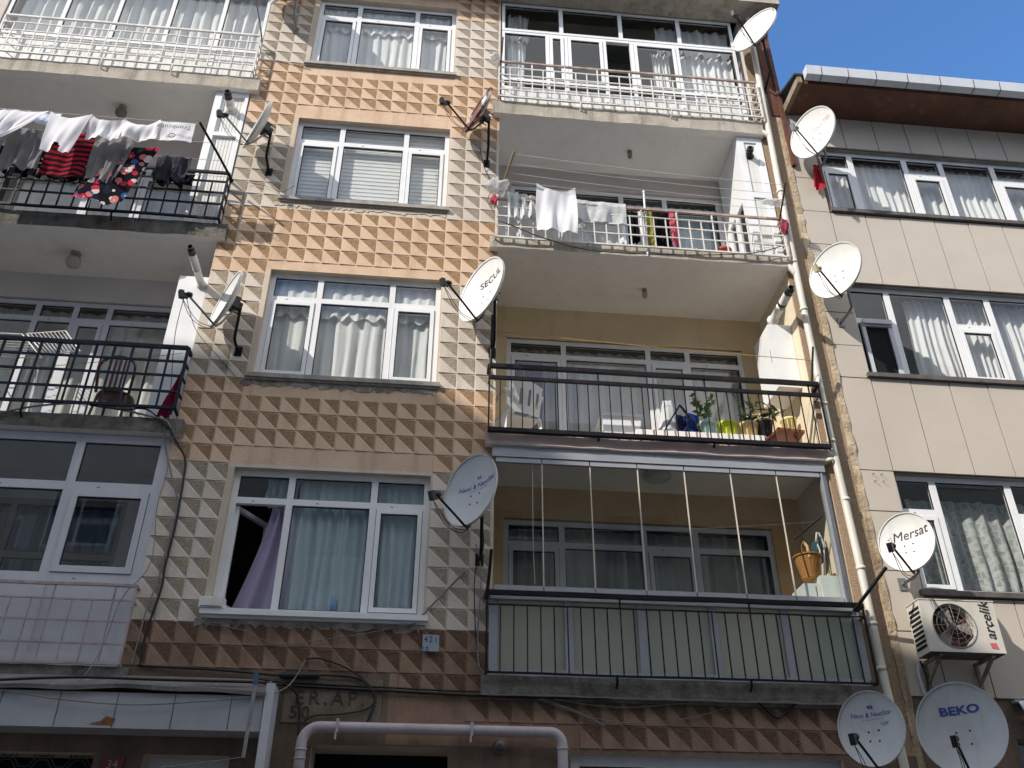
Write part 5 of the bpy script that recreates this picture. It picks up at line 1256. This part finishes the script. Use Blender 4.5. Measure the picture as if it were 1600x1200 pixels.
# winged clothes airer on the left balcony
wr = thing('clothes_airer', "white wire clothes airer with a raised wing on the left balcony", 'drying rack', (at(40, 560, .4).x, F+.4, 6.86))
z5 = lambda a, b, d: at(a*.2333, 380+b*.2333, d)
def wires(k, A, B, C, D, n, r=.004):
    for (p, q_) in ((A, B), (B, C), (C, D), (D, A)): k.tube([p, q_], .008, 6)
    for i in range(1, n): k.tube([A.lerp(B, i/n), D.lerp(C, i/n)], r, 5)
k = MB(); wires(k, z5(180, 607, .5), z5(440, 588, .5), z5(538, 725, .15), z5(300, 745, .15), 10); k.build('wing', WPAINT, wr)
k = MB(); wires(k, z5(-300, 590, .5), z5(-300, 755, .15), z5(280, 770, .15), z5(150, 610, .5), 9); k.build('rack', WPAINT, wr)
k = MB(); p = z5(222, 765, .2)
k.tube([p, (p.x-.10, p.y+.1, 6.87)], .010, 6); k.tube([p+Vector((.0, .2, 0)), (p.x+.2, p.y-.02, 6.87)], .010, 6); k.tube([(p.x-1.0, p.y, p.z), (p.x-.8, p.y+.1, 6.87)], .01, 6); k.build('legs', WPAINT, wr)
# inside the glass balcony: wicker basket on white boxes, hoses, rod
WICK = cloth_mat("wicker", (.50, .25, .085), .0, 0, (.25, .105, .03), "stripe", 14)
c = at(1263, 882, .25); zb = at(1263, 906, .25).z
bs = thing('wicker_basket', "brown wicker basket with upright handle behind the glass at the balcony's right end", 'basket', (c.x, F+.25, zb))
k = MB(); n = 40; nr = 22
def bw(u, v):
    r_ = (.095+.055*v)*(1+.035*math.sin(u*2*math.pi*20+(math.pi if int(v*nr) % 2 else 0)))
    return (c.x+r_*math.cos(u*6.2832), F+.25+r_*math.sin(u*6.2832), zb+.27*v)
k.grid(bw, 80, nr); k.lathe([(0, .002), (.095, .002)], (c.x, F+.25, zb), n=20); k.build('body', WICK, bs)
k = MB(); k.tube([(c.x+.155*math.cos(a), F+.25+.155*math.sin(a), zb+.275+.006*math.sin(a*12)) for a in [i*.2618 for i in range(25)]], .014, 8); k.build('rim', WICK, bs)
k = MB(); k.tube([(c.x-.03, F+.12, zb+.22), (c.x-.035, F+.12, zb+.36), (c.x-.03, F+.2, zb+.44), (c.x, F+.32, zb+.44), (c.x+.02, F+.39, zb+.34), (c.x+.02, F+.39, zb+.24)], .018, 8); k.build('handle', pm("pale_wood", (.55, .36, .17), (.45, .28, .12), 9, .5), bs)
k = MB(); a = at(1245, 935, .2).x; k.box(4.46, 4.74, F+.08, F+.5, 4.12, zb-.004); BOXM = pm("box_enamel", (.66, .70, .66), (.58, .62, .58), 3, .35); k2 = MB(); k2.box(4.27, 4.455, F+.12, F+.5, 4.12, zb-.09); k2.box(4.40, 4.41, F+.116, F+.12, 4.5, zb-.12, 1)
tag(k2.build('white_box', [BOXM, STEEL], None, root=True), "lower of two white boxes, left of the taller one holding the wicker basket", 'box')
tag(k.build('white_box', [BOXM, STEEL], None, root=True), "taller white box under the wicker basket behind the balcony glass", 'box')
k = MB(); k.tube([at(1276, 832, .3), at(1275, 845, .3), at(1281, 860, .3), at(1283, 905, .3)], .012, 8)
tag(k.build('hose', PVCG, None, root=True), "curved pale hose nearest the wicker basket", 'hose')
k = MB(); k.tube([at(1279, 832, .34), at(1287, 850, .34), at(1289, 905, .34)], .012, 8)
tag(k.build('hose', PVCG, None, root=True), "straighter pale hose against the wall right of the curved one", 'hose')
blob('blue_bundle', "dark teal bundle behind the wicker basket's right side", 'bundle', at(1280, 862, .42), .10, cloth_mat("teal_bundle", (.05, .1, .12), .1), 9, (.7, .6, 1.2))
rod("dark rod leaning across the glass balcony's right end above the basket", at(1240, 843, .3), at(1285, 806, .05), BLACK, .013)
line("thin line inside the glass balcony running to the dark rod", [at(800, 828, .5), at(1274, 815, .15)], .003, STEEL, .05)
line("thin pull cord hanging inside the glass balcony's left pane", [at(832, 724, .02), at(833, 850, .02), at(836, 912, .02)], .004, PVCS, .0)
# ------------------------------------------------------------ cables on the facade
def cable(label, pts, r=.009, mat=None, dy=-.035, name='cable', smooth=True):
    P = [at(p[0], p[1], p[2] if len(p) > 2 else dy) for p in pts]
    if len(P) > 2:
        Q = [P[0]]
        for i in range(len(P)-1):
            p0 = P[max(i-1, 0)]; p1 = P[i]; p2 = P[i+1]; p3 = P[min(i+2, len(P)-1)]
            for s in range(1, 7):
                t = s/6; Q.append(.5*((2*p1)+(p2-p0)*t+(2*p0-5*p1+4*p2-p3)*t*t+(3*p1-p0-3*p2+p3)*t*t*t))
        P = Q
    mb = MB(); mb.tube(P, r, 6); o = mb.build(name, mat or CABLE, None, root=True); return tag(o, label, 'cable')
cable("thick black cable running down the pier from the cracked balcony corner", [(262, 660, -.11), (272, 684, -.09), (289, 716), (287, 747), (281, 784), (273, 826), (258, 885), (252, 919), (228, 990), (219, 1040)], .013)
cable("pale cable beside the thick black one on the left pier", [(258, 662, -.12), (257, 692, -.06), (267, 738), (277, 790), (262, 850), (247, 905), (228, 955), (213, 1010), (205, 1036)], .009, CABLEG)
cable("bundle of loose cables lying along the cracked left balcony slab", [(0, 645, -.13), (60, 634, -.15), (140, 629, -.16), (170, 636, -.14), (225, 648, -.13), (262, 660, -.12), (266, 690, -.06)], .012, CABLEG)
cable("black cable sagging over the front of the cracked left balcony slab", [(140, 633, -.15), (190, 640, -.15), (230, 640, -.14), (262, 668, -.12)], .009)
cable("thin pale wire hanging from the edge-on dish to the cracked slab", [(288, 463, -.82), (274, 520, -.55), (268, 590, -.3), (264, 655, -.13)], .004)
cable("thin wire looping from the edge-on dish across the shaded tiles", [(291, 463, -.82), (306, 515, -.4), (340, 556), (372, 592)], .004)
cable("thin pale wire along the white left balcony frame down to the sign", [(255, 670, -.05), (262, 730, -.04), (246, 790, -.04), (235, 880, -.05), (190, 935, -.14), (165, 1000, -.14), (140, 1045, -.2), (110, 1075, -.37)], .005, CABLEG)
cable("black main cable along the tile edge above the shop sign", [(215, 1040, -.02), (330, 1046), (400, 1052), (435, 1055), (505, 1055), (560, 1060), (583, 1082), (585, 1100), (573, 1130)], .012)
mb = MB(); a, b = at(436, 1055, -.035), at(500, 1056, -.035); mb.tube([a, a.lerp(b, .06), a.lerp(b, .94), b], [.012, .034, .034, .012], 12)
tag(mb.build('cable_joint', RUBBER, None, root=True), "thick black cable joint sleeve above the painted house name", 'cable joint')
cable("black cable crossing above the house name toward the glass balcony", [(0, 1062, -.40), (120, 1058, -.40), (250, 1062, -.40), (400, 1066, -.30), (440, 1070, -.05), (600, 1079), (800, 1089), (950, 1090), (1080, 1084), (1200, 1080), (1300, 1076)], .014)
cable("second black cable just under the first crossing the ground-floor wall", [(400, 1060, -.2), (450, 1066), (600, 1074), (760, 1081), (1000, 1081), (1180, 1074), (1290, 1070)], .010)
cable("black cable loop hanging over the painted house name", [(478, 1030), (500, 1029), (540, 1043), (575, 1068), (586, 1092), (572, 1108), (530, 1116), (492, 1118), (474, 1128)], .009)
cable("black cable dropping from the sign corner beside the entrance", [(440, 1066, -.2), (462, 1082, -.06), (468, 1110), (466, 1150)], .012)
cable("white cable drooping along the white shop sign", [(0, 1078, -.37), (90, 1092, -.38), (200, 1101, -.38), (300, 1097, -.38), (400, 1088, -.37), (432, 1082, -.3), (456, 1066, -.1), (478, 1030)], .006, CABLEG)
cable("thin grey wire sagging along the wall under the glass balcony", [(758, 1052), (850, 1088), (960, 1105), (1060, 1100), (1160, 1092), (1260, 1076)], .006, CABLEG)
cable("thin wire drooping lower across the ground-floor tiles", [(780, 1062), (860, 1100), (960, 1128), (1060, 1125), (1140, 1105)], .004, CABLEG)
cable("black cable hanging in a V under the glass balcony's right half", [(1168, 1084), (1192, 1104), (1214, 1122), (1230, 1112), (1252, 1090)], .012)
cable("bundle of thin cables running down the pier left of the glass balcony", [(744, 850), (752, 900), (747, 980), (748, 1035), (765, 1060), (820, 1082), (900, 1112), (945, 1135)], .008, CABLEG)
cable("dark cable behind the blue-print dish down the right pier", [(748, 800, -.08), (756, 850), (742, 900), (744, 1000), (752, 1048)], .006)
cable("pale wire drooping under the lowest window sill", [(318, 974), (380, 985), (430, 1006), (500, 1000), (570, 990), (650, 974)], .005, CABLEG)
cable("stiff grey conduit slanting up from the lowest sill's right end", [(655, 966), (690, 930), (726, 893)], .011, CABLEG)
cable("thin wire under the rust-backed dish down to the towel balcony", [(750, 232, -.2), (757, 262), (768, 290), (762, 315), (772, 330, -.1)], .005)
cable("black wire along the foot of the white towel balcony railing", [(778, 345, -.18), (800, 352, -.18), (850, 372, -.18), (930, 392, -.18), (1060, 398, -.18), (1170, 396, -.18), (1220, 385, -.18)], .006)
cable("thin wire crossing the tiles beside the top-left dish's window", [(388, 285), (420, 292), (440, 300), (460, 290)], .003)
pl_ = thing('cable_post', "thin grey cable post with a blue cap in front of the shop sign", 'post', at(380, 1185, -.42))
k = MB(); k.tube([at(380, 1184, -.42), at(400, 1064, -.42)], .018, 8); k.build('post', STEEL, pl_)
k = MB(); k.tube([at(399, 1070, -.42), at(401, 1050, -.42)], .024, 8); k.build('cap', pm("blue_cap", (.05, .1, .2), None, 5, .5), pl_)
cable("thin bright wire from the cable post's foot toward the lower left", [(380, 1183, -.42), (300, 1194, -.5), (200, 1206, -.6)], .004, CABLEG)
# ------------------------------------------------------------ street, pavements and the houses opposite
ASPH = pm("asphalt", (.05, .05, .052), (.035, .035, .037), 30, .9, .4, 120); PAVE = pm("pavement", (.38, .36, .33), (.31, .29, .27), 8, .9, .4, 60)
g = MB(); g.quad((-300, -300, -.02), (300, -300, -.02), (300, 300, -.02), (-300, 300, -.02)); tag(g.build('ground', PAVE), None, None, None, 'structure')
g = MB(); g.box(-120, 120, .6, 7.4, -.018, -.004); tag(g.build('road', ASPH), None, None, None, 'structure')
g = MB(); g.box(-120, 120, 7.4, F+.001, -.018, .12); tag(g.build('pavement', PAVE), None, None, None, 'structure')
g = MB(); g.box(-120, 120, -2.49, .6, -.018, .12); tag(g.build('pavement', PAVE), None, None, None, 'structure')
OPY = -2.5
OW = pm("opposite_wall_white", (.62, .59, .54), (.54, .51, .46), 1.5, .9, .1, 40); OW2 = pm("opposite_wall_cream", (.64, .57, .45), (.57, .5, .4), 1.5, .9, .1, 40)
def opposite(label, prof, m, x0, x1, zwin, seed):
    t = thing('apartment_building', label, 'building', ((x0+x1)/2, OPY, 0))
    k = MB(); n = len(prof)
    V = [(p[0], OPY, p[1]) for p in prof]+[(p[0], OPY-9, p[1]) for p in prof]
    k.add(V, [tuple(range(n)), tuple(range(2*n-1, n-1, -1))]+[(i, n+i, n+(i+1) % n, (i+1) % n) for i in range(n)], 0); k.build('wall', m, t)
    for z in zwin:
        x = x0+1.2
        while x < x1-2.2:
            f_ = MB()
            for (a, b, c_, d) in ((x-.07, x, z-.07, z+1.5), (x+1.6, x+1.67, z-.07, z+1.5), (x, x+1.6, z+1.43, z+1.5), (x, x+1.6, z-.07, z), (x+.78, x+.84, z, z+1.43)): f_.box(a, b, OPY+.005, OPY+.05, c_, d)
            o = f_.build('window', PVC, t); q_ = MB(); q_.quad((x, OPY+.02, z), (x, OPY+.02, z+1.43), (x+1.6, OPY+.02, z+1.43), (x+1.6, OPY+.02, z)); q_.build('pane', pm("opposite_pane", (.03, .035, .04), None, 3, .15), o)
            x += 3.1
W_ = F-OPY
def src(x, z): return (x-1.40*W_, z+1.22*W_)
S = [src(-2.9, 7.95), src(-.2, 7.62), src(.75, 7.05), src(4.9, 4.72), src(8.0, 3.1)]
xa = S[-1][0]
prof = [(-62, 0), (xa+9.0, 0), (xa+9.0, S[-1][1]-.2), S[-1], S[-2], S[-3], S[-4], S[-5], (S[0][0]-9, S[0][1]+.9), (-62, S[0][1]+.9)]
opposite("apartment block across the street, its roof stepping down to the right", prof, OW, -60, xa+9, [4.3, 7.2, 10.1, 13, 15.4], 1)
opposite("lower cream apartment block across the street facing the glass balcony", [(xa+9.2, 0), (40, 0), (40, 15.6), (18, 15.6), (14, 17.6), (10, 15.6), (xa+9.2, 15.6)], OW2, xa+9.2, 40, [4.2, 7.1, 10, 12.9], 2)
